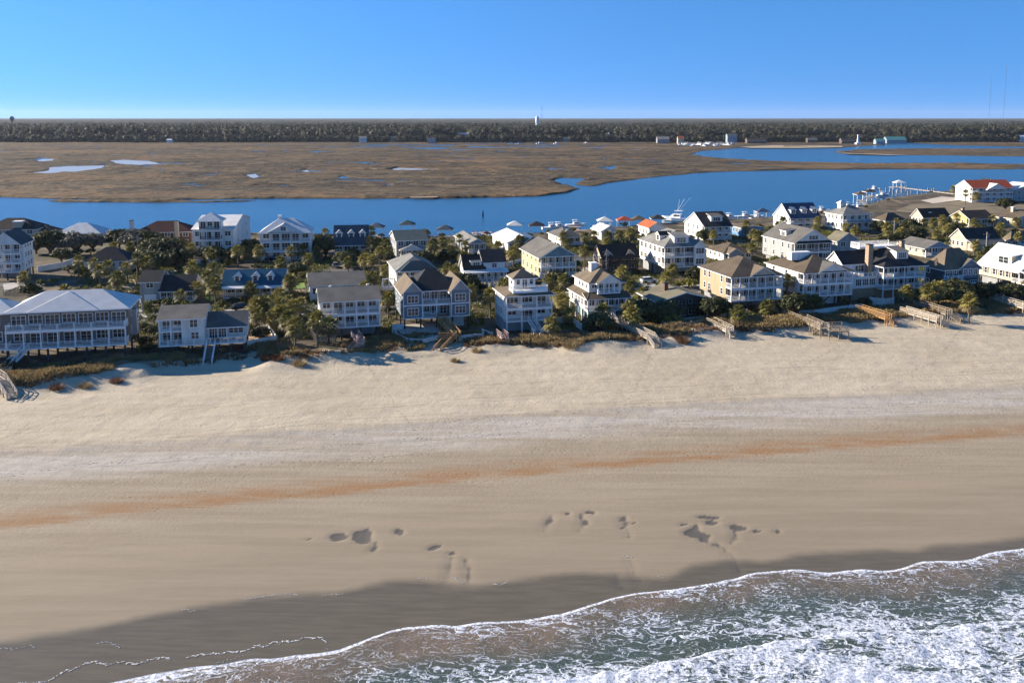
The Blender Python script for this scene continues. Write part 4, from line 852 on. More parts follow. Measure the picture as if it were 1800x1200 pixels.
# ------------------------------------------------------------------ the row between the streets
h = beach('beach_house', 'tall white three-level house with grey-green front gable and stacked porches', (-14, 479), 38, 11, 2.4, 3, 2.6, 'white_siding', 'teal_grey_shingle', 'gy', 3.2, 2.2, 3, ('dwd', 'wdw', 'dwd'), 'r', group=GM, short='the tall white house with stacked porches', th=math.radians(12))
h = beach('beach_house', 'small pale cottage with dark hip roof beside tall oaks', (148, 474), 227, 10, 1.2, 1, 2.6, 'offwhite_siding', 'charcoal_shingle', 'hip', 3.2, 0, 4, ('sWwd',), 'r', group=GM, short='the pale cottage with the dark hip roof', base='offwhite_siding', th=math.radians(10))
h = House('beach_house', 'pale grey house with near-black roofs, a two-storey tower and a low porch wing', (246, 528), 340, .6, 'the pale grey house with near-black roofs', math.radians(8), group=GM); W = h.W; a = W * .37; h.D = 10
h.wall(0, a, .5, 9, -.3, 5.2, 'pale_grey_siding'); h.gable(0, a, .5, 9, 5.2, 2.0, 'charcoal_shingle', 'x', .5, .4, 'pale_grey_siding'); h.wall(a + .002, W, 2.2, 10, -.3, 2.9, 'pale_grey_siding'); h.gable(a, W, 0, 10, 2.9, 3.0, 'charcoal_shingle', 'x', .4, .3, 'pale_grey_siding', ends=(0, 1))
h.porch(a + .01, W, 0, 2.19, .3, 2.35, 5, right=True, left=False); h.front(a + .3, W - .3, 2.2, .3, 4, 'wdww'); h.win('f', a / 2, 3.6, 1.6, 1.2, .5, 2); h.box('garage_door', a * .2, a * .8, .44, .497, -.2, 1.9, 'white_trim')
h = beach('beach_house', 'white cottage with bright blue metal roof and three white dormers', (392, 523), 499, 10, .8, 1, 2.8, 'offwhite_siding', 'blue_metal', 'gx', 3.3, 2.0, 5, ('wwdww',), '', group=GM, short='the cottage with the blue metal roof', base='offwhite_siding', th=math.radians(7), shut='shutter_dark', rails=False)
for k in (.22, .52, .77): h.dormer(h.W * k, 1.6, h.top + .75, 1.5, 1.5, 2.2, .7, 'white_metal', 'white_siding', cols=1)
h.shed(-.1, h.W * .36, -1.2, .4, h.top - .35, h.top + .1, 'white_metal', .1); h.shed(h.W * .55, h.W * .99, -1.2, .4, h.top - .35, h.top + .1, 'white_metal', .1); h.stair((h.W * .5, 0, .75), (h.W * .5, -1.6, -.1), 2.0)
H_BLUE = h
h = beach('beach_house', 'plain pale house with long low grey roof behind the off-white double-porch house', (545, 523), 643, 13, .9, 1, 3.0, 'offwhite_siding', 'grey_shingle', 'gx', 2.0, 0, 5, ('wdwww',), 'l', group=GM, short='the plain pale house with the long low roof', base='offwhite_siding')
h = beach('beach_house', 'white house with pale grey hip roof and a row of upper veranda windows', (698, 511), 767, 684, 1.8, 2, 2.6, 'white_siding', 'pale_grey_shingle', 'hip', 2.6, 1.6, 6, ('wwdwww', 'wwwwww'), 'l', group=GM, short='the white house with the pale grey hip roof')
h.porch(-3.2, -.01, 3.0, 6, 2.0, 2.2, 2); h.hip(h.W * .1, h.W * .98, -.6, 5, h.top, 1.8, 'teal_grey_shingle', .4)
h = House('beach_house', 'white steep-roofed cottage with white porch roofs, shed dormer and taller right-hand block', (820, 496), 891, 2.2, 'the white steep-roofed cottage', group=GM); W = h.W; a = W * .48; h.D = 9
h.wall(0, a, 2.2, 9, 2.2, 4.7, 'white_siding'); h.gable(0, a, 1.2, 9, 4.7, 4.0, 'dark_brown_shingle', 'x', .4, .5, 'white_siding'); h.wall(a + .002, W, 2.2, 9, 2.2, 7.0, 'white_siding'); h.gable(a, W, 2.2, 9, 7.0, 2.6, 'charcoal_shingle', 'x', .4, .5, 'white_siding', peak=.62)
h.porch(0, W, 0, 2.19, 2.2, 2.2, 6, skip=(3,)); h.shed(-.1, a, -.1, 2.6, 4.65, 5.3, 'white_metal', .2); h.shed(a + .4, W + .3, -.1, 2.19, 4.65, 5.2, 'white_metal', .2); h.dormer(a * .62, 2.6, 5.4, a * .55, 1.6, 3.0, .7, 'grey_shingle', 'white_siding', cols=3, shed=True)
h.front(.2, W - .2, 2.2, 2.2, 6, 'wwdwdw'); h.win('f', (a + W) / 2, 5.4, 1.2, 1.1, 2.2, 2); h.win('l', 5, 5.3, 1.0, 1.2, 0, 1); h.piles(0, W, 0, 9, 1.91, 5, 3, 'white_trim', .28); h.stair((W * .55, -.1, 2.1), (W * .6, -3.2, -.1), 1.3)
h = beach('beach_house', 'pale yellow two-storey house with teal front pediment and grey gable roof', (951, 488), 1013, 917, 2.2, 2, 2.8, 'pale_yellow_siding', 'grey_shingle', 'gy', 2.9, 2.2, 5, ('wdDdw', 'dwwdw'), 'l', group=GM, short='the pale yellow house with the teal pediment', gw='teal_siding', ov=.7, swins=(.15, .4, .65, .9))
h.stair((h.W * .5, -.05, 2.15), (h.W * .5, -3.6, -.1), 1.4)
h = beach('beach_house', 'brown half-timbered house with dark roof and two small front gables', (1058, 479), 1122, 1042, .6, 2, 2.25, 'brown_siding', 'dark_brown_shingle', 'gx', 3.0, 1.6, 4, ('wdww', 'wwww'), 'l', group=GM, short='the brown half-timbered house', base='brown_siding', trim='dark_timber', gw='peach_siding', deckmat='dark_timber')
for k in (.18, .78): h.gable(h.W * k - 1.7, h.W * k + 1.7, .6, 5, h.top, 1.7, 'dark_brown_shingle', 'y', .3, .3, 'peach_siding', ends=(1, 0))
h.box('lean_to', -2.4, -.01, 1.5, 4.5, -.3, 2.4, 'tan_siding'); h.shed(-2.4, -.01, 1.5, 4.5, 2.4, 3.2, 'brown_shingle', .2)
h = beach('beach_house', 'tall white house with pale grey hip roof, white dormers and dark-shuttered side wall', (1168, 470), 1237, 1124, 2.8, 2, 3.0, 'white_siding', 'pale_grey_shingle', 'hip', 3.6, 2.0, 4, ('dwdW', 'wdwW'), 'l', group=GM, short='the tall white house with dark shutters', shut='shutter_dark', swins=(.1, .3, .5, .72, .9))
h.dormer(h.D * .42, 1.2, h.top + .5, 2.6, 1.9, 3.4, .9, 'charcoal_shingle', 'white_siding', 'l', 1); h.dormer(h.W * .45, .9, h.top + .4, 4.4, 1.9, 3.4, .8, 'pale_grey_shingle', 'white_siding', cols=3, shed=True); h.gable(h.W * .72, h.W, -.8, 5, h.top, 1.4, 'pale_grey_shingle', 'y', .2, .2, 'white_siding', ends=(1, 0)); h.box('bay', h.W * .72, h.W - .01, -.8, -.003, 2.8, h.top - .02, 'white_siding'); h.front(h.W * .73, h.W - .1, -.8, 2.8, 1, 'W'); h.front(h.W * .73, h.W - .1, -.8, 5.8, 1, 'W')
H_TALLW = h
h = beach('beach_house', 'low cream ranch house with brown hip roof and small front gable', (1272, 458), 1322, 1242, .5, 1, 2.5, 'offwhite_siding', 'brown_shingle', 'hip', 2.3, 0, 4, ('wdww',), 'l', group=GM, short='the low cream ranch house', base='offwhite_siding'); h.gable(1.0, 5.5, -1.5, 4, h.top, 1.4, 'tan_shingle', 'y', .3, .3, 'pale_grey_siding', ends=(1, 0)); h.wall(1.0, 5.5, -1.5, -.01, -.3, h.top, 'pale_grey_siding')
h = beach('beach_house', 'grey house with charcoal front, white gable top and broad brown roof', (1396, 461), 1460, 1340, 1.4, 2, 3.0, 'pale_grey_siding', 'grey_shingle', 'gy', 3.8, 1.6, 3, ('WDW', 'WDW'), 'l', group=GM, short='the grey house with the charcoal front', gw='white_siding', ov=.4, swins=(.1, .3, .6, .9))
h.wall(.02, h.W * .28, .2, 1.59, 1.41, h.top - .02, 'charcoal_siding'); h.wall(h.W * .72, h.W - .02, .2, 1.59, 1.41, h.top - .02, 'charcoal_siding'); h.front(.1, h.W * .27, .2, 1.4, 1, 'w'); h.front(.1, h.W * .27, .2, 4.4, 1, 'w'); h.front(h.W * .73, h.W - .1, .2, 1.4, 1, 'w'); h.front(h.W * .73, h.W - .1, .2, 4.4, 1, 'w'); h.win('f', h.W * .5, h.top + .7, 3.0, 1.1, 0, 3)
h.dormer(h.D * .5, 1.6, h.top + .7, 3.2, 1.6, 3.0, .6, 'grey_shingle', 'white_siding', 'l', 2, True); h.shed(.3, h.W - .3, -.6, 0, h.top - .2, h.top + .3, 'charcoal_shingle', .2)
h = beach('beach_house', 'narrow pale grey gable-fronted house with olive-brown roof', (1471, 453), 1508, 1451, 1.0, 2, 2.7, 'pale_grey_siding', 'olive_shingle', 'gy', 2.4, 0, 2, ('ww', 'ww'), 'l', group=GM, short='the narrow pale grey house', base='pale_grey_siding')
h = beach('beach_house', 'single-storey ranch house with broad grey gable roof and white carport posts', (1627, 450), 1670, 1580, .5, 1, 2.7, 'cream_siding', 'grey_shingle', 'gy', 1.9, 1.6, 4, ('wDww',), 'l', group=GM, short='the ranch house with the broad grey gable', base='cream_siding', gw='dusk_blue_siding', ov=.8)
h = beach('beach_house', 'cream house with steep black roof and plain gable end', (1699, 438), 1757, 1668, .5, 1, 3.2, 'cream_siding', 'charcoal_shingle', 'gx', 3.4, 0, 4, ('wdww',), 'l', group=GM, short='the cream house with the black roof', base='cream_siding'); h.shed(0, h.W, -2.8, -.01, 2.7, 3.9, 'grey_shingle', .3); h.wall(.2, h.W - .2, -2.6, -.02, -.3, 2.6, 'cream_siding'); h.front(.4, h.W - .4, -2.6, .2, 4, 'wdww')
h = beach('beach_house', 'low cottage with tan hip roof and white window trim', (1776, 433), 1835, 1762, .5, 1, 2.6, 'offwhite_siding', 'tan_shingle', 'hip', 2.4, 0, 4, ('wwdw',), 'l', group=GM, short='the low cottage with the tan hip roof', base='offwhite_siding')

# ------------------------------------------------------------------ the channel row
h = beach('channel_house', 'long house with dark red-brown hip roof and cream chimney block', (-30, 430), 64, 12, .5, 2, 2.7, 'cream_siding', 'dark_brown_shingle', 'hip', 3.2, 0, 5, ('wwdww', 'wwwww'), '', group=GC, short='the long house with the red-brown roof', base='cream_siding', th=math.radians(8)); h.chimney(h.W * .65, 2.0, 5.5, 8.2, 3.0, 'cream_siding', 'white_trim')
h = beach('channel_house', 'low house with dark brown hip roof beside the oaks', (46, 427), 98, 11, .5, 1, 3.2, 'cream_siding', 'dark_brown_shingle', 'hip', 2.6, 0, 3, ('wdw',), '', group=GC, short='the low brown-roofed channel house', base='cream_siding', th=math.radians(8))
h = beach('channel_house', 'low house with bright silver metal hip roof behind grey-green oaks', (98, 424), 176, 12, .5, 1, 2.9, 'white_siding', 'silver_metal', 'hip', 3.0, 0, 4, ('wwdw',), '', group=GC, short='the low silver-roofed channel house', base='white_siding', th=math.radians(8))
h = beach('channel_house', 'red brick house with dark red hip roof and tall cream chimneys', (238, 434), 336, 12, .5, 2, 2.6, 'brick', 'dark_red_shingle', 'hip', 3.0, 0, 6, ('wwdwww', 'wwwwww'), 'r', group=GC, short='the red brick house', base='brick', th=math.radians(8)); h.chimney(h.W * .76, -.6, 0, 9.2, 1.2, 'cream_siding'); h.chimney(-2.2, 5, 0, 9.0, 1.3, 'stucco')
h = beach('channel_house', 'tall white house with silver metal roof and stacked central porch tower', (340, 454), 412, 441, .3, 3, 3.1, 'white_siding', 'silver_metal', 'gx', 2.6, 0, 4, ('wdww', 'wwdw', 'wddw'), 'r', group=GC, short='the tall white house with the porch tower', base='white_siding', th=math.radians(8))
W = h.W; h.wall(W * .18, W * .72, -1.0, 3.0, h.top - .2, h.top + 2.9, 'white_siding'); h.hip(W * .16, W * .74, -2.2, 5.0, h.top + 2.9, 2.2, 'silver_metal', .4)
for k in range(3): h.porch(W * .2, W * .72, -2.4, -.05, 3.4 + 3.1 * k, 2.45, 3, rmat='dark_metal'); 
h.front(W * .2, W * .7, -1.0, h.top + .2, 3, 'dwd'); h.piles(W * .2, W * .72, -2.4, -.2, 3.1, 4, 2, 'white_trim', .25)
h = beach('channel_house', 'wide white three-storey house with silver hip roof and broad front gable', (458, 458), 547, 11, .3, 3, 2.95, 'white_siding', 'silver_metal', 'hip', 3.8, 1.6, 5, ('sdwdw', 'wdDdw', 'wdDdw'), '', group=GC, short='the wide white house with the silver roof', base=None, th=math.radians(8), rails=True); W = h.W; h.gable(W * .16, W * .78, -.6, 7, h.top, 2.6, 'silver_metal', 'y', .3, .3, 'white_siding', ends=(1, 0)); h.win('f', W * .47, h.top + .5, 1.5, 1.1, -.6, 2); h.chimney(W * .36, 6, h.top + 1, h.top + 4.4, .9, 'stucco', 'white_trim')
h = beach('channel_house', 'blue-grey cottage with tall slate roof and three white dormers', (588, 444), 647, 10, 1.8, 1, 2.8, 'dusk_blue_siding', 'blue_grey_shingle', 'gx', 5.4, 1.6, 4, ('wdww',), '', group=GC, short='the slate-roofed cottage with three dormers', th=math.radians(8))
for k in (.14, .5, .84): h.dormer(h.W * k, 1.8, h.top + 1.3, 1.9, 2.0, 2.4, .9, 'white_metal', 'white_siding', cols=1)
h = beach('channel_house', 'grey house with teal-grey roofs and white gabled front porch', (697, 452), 752, 686, 2.0, 2, 2.6, 'pale_grey_siding', 'teal_grey_shingle', 'gx', 2.2, 0, 4, ('wwdw', 'wwww'), 'l', group=GC, short='the grey house with teal-grey roofs'); W = h.W; h.porch(W * .1, W * .8, -3, -.01, 2.0, 2.3, 4); h.gable(W * .1, W * .8, -3, 2, 4.6, 1.6, 'pale_grey_shingle', 'y', .3, .2, 'white_siding', ends=(1, 0)); h.piles(W * .1, W * .8, -3, -.3, 1.7, 3, 2, 'white_trim', .3)
h = beach('channel_house', 'small blue-grey house with shallow pale roof half hidden by palms', (824, 443), 854, 800, 1.6, 1, 2.8, 'dusk_blue_siding', 'pale_grey_shingle', 'gy', 1.4, 1.2, 3, ('wdw',), 'l', group=GC, short='the small blue-grey house')
h = beach('channel_house', 'low white house with two silver metal gable roofs by the docks', (893, 441), 946, 866, .5, 1, 3.0, 'white_siding', 'silver_metal', 'gy', 2.0, 0, 4, ('wdww',), 'l', group=GC, short='the low white house with silver gables', base='grey_siding'); h.gable(h.W * .5, h.W * 1.05, -1.5, 8, 3.6, 1.8, 'navy_metal', 'y', .4, .4, 'grey_siding')
h = beach('channel_house', 'low off-white house with brown-grey hip roof behind palms', (986, 430), 1024, 964, 1.0, 1, 2.7, 'offwhite_siding', 'grey_shingle', 'hip', 2.0, 1.2, 3, ('wdw',), 'l', group=GC, short='the low off-white house by the docks')
h = beach('channel_house', 'white boathouse-like cottage with pale silver gable roof', (1057, 420), 1086, 1040, .5, 1, 3.0, 'white_siding', 'silver_metal', 'gy', 1.8, 0, 3, ('wdw',), 'l', group=GC, short='the white cottage with the pale silver roof', base='white_siding')
h = beach('channel_house', 'small white house with bright orange tile roof', (1141, 416), 1168, 1122, .5, 1, 3.6, 'white_siding', 'orange_tile', 'gy', 1.8, 0, 3, ('wdw',), 'l', group=GC, short='the orange-roofed house', base='white_siding')
h = beach('channel_house', 'white house with tall black gable roof, shed dormer and shaded porch', (1238, 421), 1286, 1203, .8, 2, 2.4, 'white_siding', 'charcoal_shingle', 'gx', 4.4, 1.8, 4, ('wdww', 'wwdw'), 'l', group=GC, short='the white house with the tall black roof', base='white_siding'); h.dormer(h.W * .55, 2.4, h.top + 1.2, 4.5, 1.8, 3, .8, 'grey_shingle', 'white_siding', cols=3, shed=True)
h = beach('channel_house', 'low blue-walled house with flat pinkish tan roof', (1305, 414), 1342, 1284, .6, 1, 2.9, 'blue_siding', 'tan_shingle', 'gy', .7, 0, 3, ('dwd',), 'l', group=GC, short='the blue-walled house', base='blue_siding', gw='cream_siding')
h = beach('channel_house', 'white house with steep navy roof, bright gable end and three dormers', (1389, 402), 1442, 1359, .6, 2, 2.2, 'white_siding', 'navy_metal', 'gx', 5.2, 1.2, 4, ('wdww', 'wwww'), 'l', group=GC, short='the white house with the steep navy roof', base='white_siding')
for k in (.16, .52, .86): h.dormer(h.W * k, 1.6, h.top + 1.2, 2.2, 1.9, 2.8, .9, 'navy_metal', 'white_siding', cols=2)
h = beach('channel_house', 'white two-storey house with grey hip roof and small white cupola', (1481, 404), 1532, 1450, 1.4, 2, 3.0, 'white_siding', 'pale_grey_shingle', 'hip', 2.8, 1.4, 4, ('wwdw', 'swws'), 'l', group=GC, short='the white house with the cupola'); h.box('cupola', h.W * .25, h.W * .45, 6.5, 8.5, h.top + 1.5, h.top + 4.0, 'white_siding'); h.hip(h.W * .25, h.W * .45, 6.5, 8.5, h.top + 4.0, .8, 'white_metal', .4, 'cupola_roof'); h.shed(0, h.W, -.4, 1.39, 4.3, 4.8, 'pale_grey_shingle', .2)
h = beach('channel_house', 'low tan house with brown hip roof near the long piers', (1556, 399), 1592, 1536, .5, 1, 2.8, 'cream_siding', 'brown_shingle', 'hip', 2.6, 0, 3, ('wdw',), 'l', group=GC, short='the low brown-roofed house by the piers', base='cream_siding')
h = beach('channel_house', 'tan gable-ended house with dark roof and skylight', (1622, 394), 1669, 1601, .5, 1, 3.0, 'cream_siding', 'dark_brown_shingle', 'gx', 3.2, 0, 4, ('wdww',), 'l', group=GC, short='the tan gable-ended house', base='cream_siding'); h.box('skylight', h.W * .3, h.W * .42, 1.6, 2.8, h.top + 1.0, h.top + 1.75, 'far_white')
h = beach('channel_house', 'yellow house with dark roof and pale green front', (1703, 398), 1747, 1669, .5, 1, 3.2, 'yellow_siding', 'dark_brown_shingle', 'gx', 2.8, 1.2, 4, ('wdww',), 'l', group=GC, short='the yellow house', base='yellow_siding'); h.chimney(h.W * .3, 8, h.top + .5, h.top + 3.4, 1.0, 'tan_brick')
h = beach('channel_house', 'long cream house with grey-brown roof and square cream chimney', (1784, 398), 1840, 1741, .5, 1, 3.2, 'cream_siding', 'brown_shingle', 'gy', 2.4, 0, 4, ('wdww',), 'l', group=GC, short='the long cream house', base='cream_siding'); h.chimney(h.W * .4, 8, h.top + 1, h.top + 3.6, 1.2, 'cream_siding', 'white_trim')
h = beach('channel_house', 'white villa with red tile roof and white central gable on the point', (1708, 355), 1780, 14, .4, 3, 2.5, 'white_siding', 'red_tile', 'gx', 3.6, 1.8, 6, ('DwDwDw', 'wdwwdw', 'wwwwww'), '', group=GC, short='the red-roofed villa', base=None, th=math.radians(8)); h.gable(h.W * .3, h.W * .78, -2.0, 7, h.top - .8, 3.0, 'white_metal', 'y', .4, .4, 'white_siding', ends=(1, 0)); h.gable(h.W * .62, h.W * .95, 12, 18, h.top - .5, 4.2, 'charcoal_shingle', 'y', .4, .4, 'white_siding'); h.wall(h.W * .62, h.W * .95, 12.01, 18, 0, h.top - .5, 'white_siding')
h = beach('channel_house', 'white metal-roofed boathouse with plain grey front', (1781, 354), 1850, 14, .4, 2, 3.2, 'pale_grey_siding', 'white_metal', 'gy', 3.0, 0, 4, ('wwww', 'wwww'), 'l', group=GC, short='the white-roofed boathouse', base=None, W=26)

# ------------------------------------------------------------------ streets, drives and yards
RD = Vector((math.cos(TH), math.sin(TH), 0)); RN = Vector((-math.sin(TH), math.cos(TH), 0))
def strip(name, c, half, a, b, mat, dz, n=120, th=TH):
    d = Vector((math.cos(th), math.sin(th), 0)); q = Vector((-math.sin(th), math.cos(th), 0)); V = []; F = []
    for k in range(n + 1):
        for s_ in (-1, 1):
            p = c + d * (a + (b - a) * k / n) + q * (half * s_); V.append((p.x, p.y, gz(p.x, p.y) + dz))
    F = [(2 * k, 2 * k + 2, 2 * k + 3, 2 * k + 1) for k in range(n)]
    return tag(mesh(name, V, F, mat), kind='structure')
strip('road', at(830, 529, G0), 3.4, -150, 190, 'asphalt', .07); strip('road', at(790, 467, G0), 2.8, -190, 260, 'asphalt', .07)
strip('road_shoulder', at(830, 529, G0), 4.9, -150, 190, 'concrete', .05)
def sheet(name, pts, mat, dz=.09, z=None):
    P = [at(u, v, G0) for u, v in pts]; zz = z if z is not None else max(gz(p.x, p.y) for p in P) + dz
    return tag(mesh(name, [(p.x, p.y, zz) for p in P], [tuple(range(len(P)))], mat), kind='structure')
sheet('driveway', [(288, 483), (292, 478), (330, 466), (360, 459), (366, 462), (330, 472), (305, 482)], 'concrete')
sheet('lawn', [(303, 483), (335, 473), (352, 474), (350, 484)], 'lawn', .11); sheet('lawn', [(352, 515), (362, 512), (377, 524), (374, 530), (366, 528)], 'lawn', .10)
sheet('lawn', [(513, 500), (535, 497), (538, 507), (515, 508)], 'lawn', .1); sheet('driveway', [(205, 492), (240, 490), (240, 512), (232, 520), (210, 500)], 'tan_brick', .1)
sheet('driveway', [(238, 520), (246, 520), (262, 560), (246, 556)], 'concrete', .1); sheet('driveway', [(5, 500), (25, 497), (34, 503), (8, 514)], 'concrete', .1)
sheet('driveway', [(585, 468), (592, 455), (600, 455), (602, 470)], 'concrete', .1); sheet('driveway', [(1010, 478), (1030, 470), (1042, 474), (1022, 488)], 'concrete', .1)
sheet('driveway', [(1110, 502), (1130, 487), (1160, 492), (1150, 505)], 'concrete', .1); sheet('driveway', [(495, 465), (520, 458), (528, 460), (508, 468)], 'concrete', .1)
sheet('patio', [(436, 590), (475, 584), (484, 604), (437, 611)], 'tan_brick', .12); sheet('pool_water', [(441, 596), (466, 592), (468, 601), (443, 605)], 'pool_water', .17)
sheet('patio', [(692, 578), (770, 572), (775, 598), (713, 602)], 'concrete', .12); sheet('patio', [(1033, 560), (1050, 555), (1060, 562), (1040, 568)], 'concrete', .12)
sheet('pool_water', [(722, 586), (752, 583), (755, 592), (727, 595)], 'pool_water', .17); sheet('pool_water', [(1035, 562), (1048, 557), (1054, 560), (1041, 566)], 'pool_water', .17)
simple('dry_turf', (0.15, 0.115, 0.062), 0.95, 0.25, 0.15)
sheet('dry_lawn', [(1570, 372), (1600, 360), (1690, 354), (1830, 362), (1840, 374), (1650, 378)], 'dry_turf', .1); sheet('sand_patch', [(1618, 353), (1655, 346), (1684, 348), (1688, 352), (1640, 358)], 'pale_wood', .14)
sheet('terrace', [(1160, 572), (1240, 560), (1262, 568), (1180, 583)], 'concrete', .12); sheet('terrace', [(1400, 552), (1490, 541), (1500, 548), (1415, 560)], 'concrete', .12)

def wallpath(name, label, pts, h, mat, cat='wall', w=.18, pick=False, group=None):
    P = [at(u, v, G0) for u, v in pts]; o = Vector((P[0].x, P[0].y, gz(P[0].x, P[0].y)))
    r = bpy.data.objects.new(name, None); link(r); r.location = o; tag(r, label, cat, group)
    for a, b in zip(P, P[1:]):
        a = Vector((a.x, a.y, gz(a.x, a.y))) - o; b = Vector((b.x, b.y, gz(b.x, b.y))) - o
        m = MB(); up = Vector((0, 0, 1))
        if pick:
            n = max(2, int((b - a).length / .3)); m.bar(a + up * .3, b + up * .3, .05, .09); m.bar(a + up * (h - .2), b + up * (h - .2), .05, .09)
            for k in range(n): c = a.lerp(b, (k + .5) / n); m.box(c.x - .09, c.x + .09, c.y - .015, c.y + .015, c.z, c.z + h)
        else: m.bar(a + up * (h / 2 - .3), b + up * (h / 2 - .3), w, h + .6)
        m.build('panel', mat, r)
        c = MB(); c.box(b.x - w * .7, b.x + w * .7, b.y - w * .7, b.y + w * .7, b.z - .4, b.z + h + .12); c.build('pillar', mat, r)
wallpath('garden_wall', 'white pool wall with pillars beside the low white cottage', [(434, 588), (472, 583), (486, 604), (436, 614)], 1.5, 'stucco')
wallpath('garden_wall', 'white curved patio wall below the blue-grey twin-winged house', [(690, 580), (697, 592), (714, 606), (742, 606), (768, 603)], .8, 'stucco')
wallpath('garden_wall', 'white side wall right of the blue-grey twin-winged house', [(806, 600), (850, 595), (848, 588), (866, 596)], 1.1, 'stucco')
wallpath('garden_wall', 'tall white screen wall left of the blue-grey twin-winged house', [(689, 586), (708, 585)], 1.9, 'stucco')
wallpath('garden_wall', 'white yard wall left of the white house with stepped brown roofs', [(972, 570), (1000, 566), (1022, 580)], 1.4, 'stucco')
wallpath('garden_wall', 'low white seaside wall below the white house on braced stilts', [(1431, 556), (1487, 549), (1495, 546), (1512, 544)], 1.2, 'stucco')
wallpath('garden_wall', 'white stepped wall below the white house with brick chimneys', [(1528, 536), (1552, 541), (1570, 538)], 2.0, 'stucco')
wallpath('picket_fence', 'white picket fence curving before the tall white house with the porch tower', [(338, 466), (356, 462), (372, 464), (386, 458)], 1.1, 'white_trim', 'fence', pick=True)
wallpath('board_fence', 'weathered board fence beside the white house with pale grey hip roof', [(652, 483), (683, 478)], 1.8, 'weathered_wood', 'fence', pick=True)
wallpath('board_fence', 'weathered board fence behind the taupe house with the silver roof', [(6, 520), (50, 514)], 1.5, 'weathered_wood', 'fence', pick=True)
wallpath('garden_wall', 'white yard wall between the tall stacked-porch house and the pale cottage', [(66, 478), (112, 470), (128, 464)], 1.7, 'stucco')
wallpath('garden_wall', 'white wall across the street from the pale yellow house', [(890, 470), (915, 463)], 1.4, 'stucco')

# ------------------------------------------------------------------ boardwalks over the dune
def walkway(name, label, pts, wid, mat, cat='boardwalk', rails=True, group=None, post_step=2.3, hr=1.0, zbot=None, pmat=None, picket=False):
    """pts: (u, v, z) along the deck's centre line; sloping legs become stairs"""
    P = [at(u, v, z) for u, v, z in pts]; g = gz(P[0].x, P[0].y); o = Vector((P[0].x, P[0].y, min(g, P[0].z)))
    r = bpy.data.objects.new(name, None); link(r); r.location = o; tag(r, label, cat, group)
    for a, b in zip(P, P[1:]):
        d = b - a; L = d.length; hd = Vector((d.x, d.y, 0)).normalized(); sd = Vector((-hd.y, hd.x, 0)) * (wid / 2); up = Vector((0, 0, 1))
        st = abs(d.z) / max(.1, math.hypot(d.x, d.y)) > .25
        pl = MB(); n = max(2, int(L / (.30 if st else .16)))
        for k in range(n):
            c = a.lerp(b, (k + .5) / n) - o; pl.bar(c - sd, c + sd, L / n * (.85 if not st else .9), .045)
        q = pl.build('stair_treads' if st else 'deck_planks', mat, r); q['kind'] = 'stuff'
        for s_ in (-1, 1):
            m = MB(); m.bar(a + sd * s_ * .92 - up * .14 - o, b + sd * s_ * .92 - up * .14 - o, .07, .24); m.build('stringer', mat, r)
            k2 = max(1, round(L / post_step))
            for k in range(k2 + 1):
                c = a.lerp(b, k / k2) + sd * s_ * 1.04; zb = (zbot if zbot is not None else gz(c.x, c.y) - .4); m = MB()
                m.box(c.x - .075 - o.x, c.x + .075 - o.x, c.y - .075 - o.y, c.y + .075 - o.y, zb - o.z, c.z + (hr if rails else .25) - o.z); m.build('post', pmat or mat, r)
            if rails:
                m = MB(); A = a + sd * s_ * 1.04 - o; B = b + sd * s_ * 1.04 - o
                m.bar(A + up * hr, B + up * hr, .14, .07); m.bar(A + up * hr * .6, B + up * hr * .6, .05, .1); m.bar(A + up * hr * .28, B + up * hr * .28, .05, .1)
                if picket:
                    for k in range(int(L / .22)): c = A.lerp(B, k * .22 / L); m.box(c.x - .03, c.x + .03, c.y - .03, c.y + .03, c.z, c.z + hr)
                m.build('handrail', mat, r)
    return r
GB = 'boardwalks and stairs down to the beach'
walkway('beach_stair', 'orange timber stair with square landing below the blue-grey twin-winged house', [(776, 562, 4.9), (803, 592, 4.0), (772, 592, 4.0)], 1.6, 'orange_wood', group=GB)
walkway('beach_stair', 'lower orange timber flight reaching the sand below the blue-grey house', [(797, 590, 3.95), (768, 619, 2.3)], 1.5, 'orange_wood', group=GB)
walkway('beach_stair', 'pale pink angled stair below the off-white house with the long grey roof', [(623, 588, 4.3), (635, 603, 4.1), (606, 627, 2.3)], 1.3, 'pink_wood', group=GB)
walkway('beach_stair', 'short faded red stair left of the tiered white house', [(878, 586, 3.9), (888, 594, 3.9), (893, 607, 2.3)], 1.3, 'pink_wood', group=GB)
walkway('beach_boardwalk', 'long white boardwalk below the white house with stepped brown roofs', [(1078, 561, 3.6), (1092, 568, 3.6), (1145, 594, 3.6), (1157, 611, 2.2)], 1.7, 'pale_wood', group=GB, picket=True)
walkway('beach_boardwalk', 'slatted pale boardwalk before the dark house with the broad olive roof', [(1249, 566, 3.7), (1283, 582, 3.6), (1288, 594, 2.3)], 1.7, 'pale_wood', group=GB)
walkway('beach_boardwalk', 'long weathered boardwalk ending in a square deck above the sand', [(1386, 550, 3.7), (1450, 578, 3.9)], 1.9, 'weathered_wood', group=GB)
walkway('viewing_deck', 'square railed timber viewing deck standing on tall posts over the sand', [(1452, 578, 3.95), (1486, 578, 3.95)], 3.6, 'weathered_wood', group=GB)
walkway('beach_stair', 'short side stair dropping from the weathered boardwalk with square deck', [(1444, 574, 3.8), (1426, 586, 2.4)], 1.4, 'weathered_wood', group=GB)
walkway('beach_boardwalk', 'orange-tan boardwalk below the white house on braced stilts', [(1510, 543, 3.7), (1562, 560, 3.7), (1573, 572, 2.4)], 1.6, 'orange_wood', group=GB)
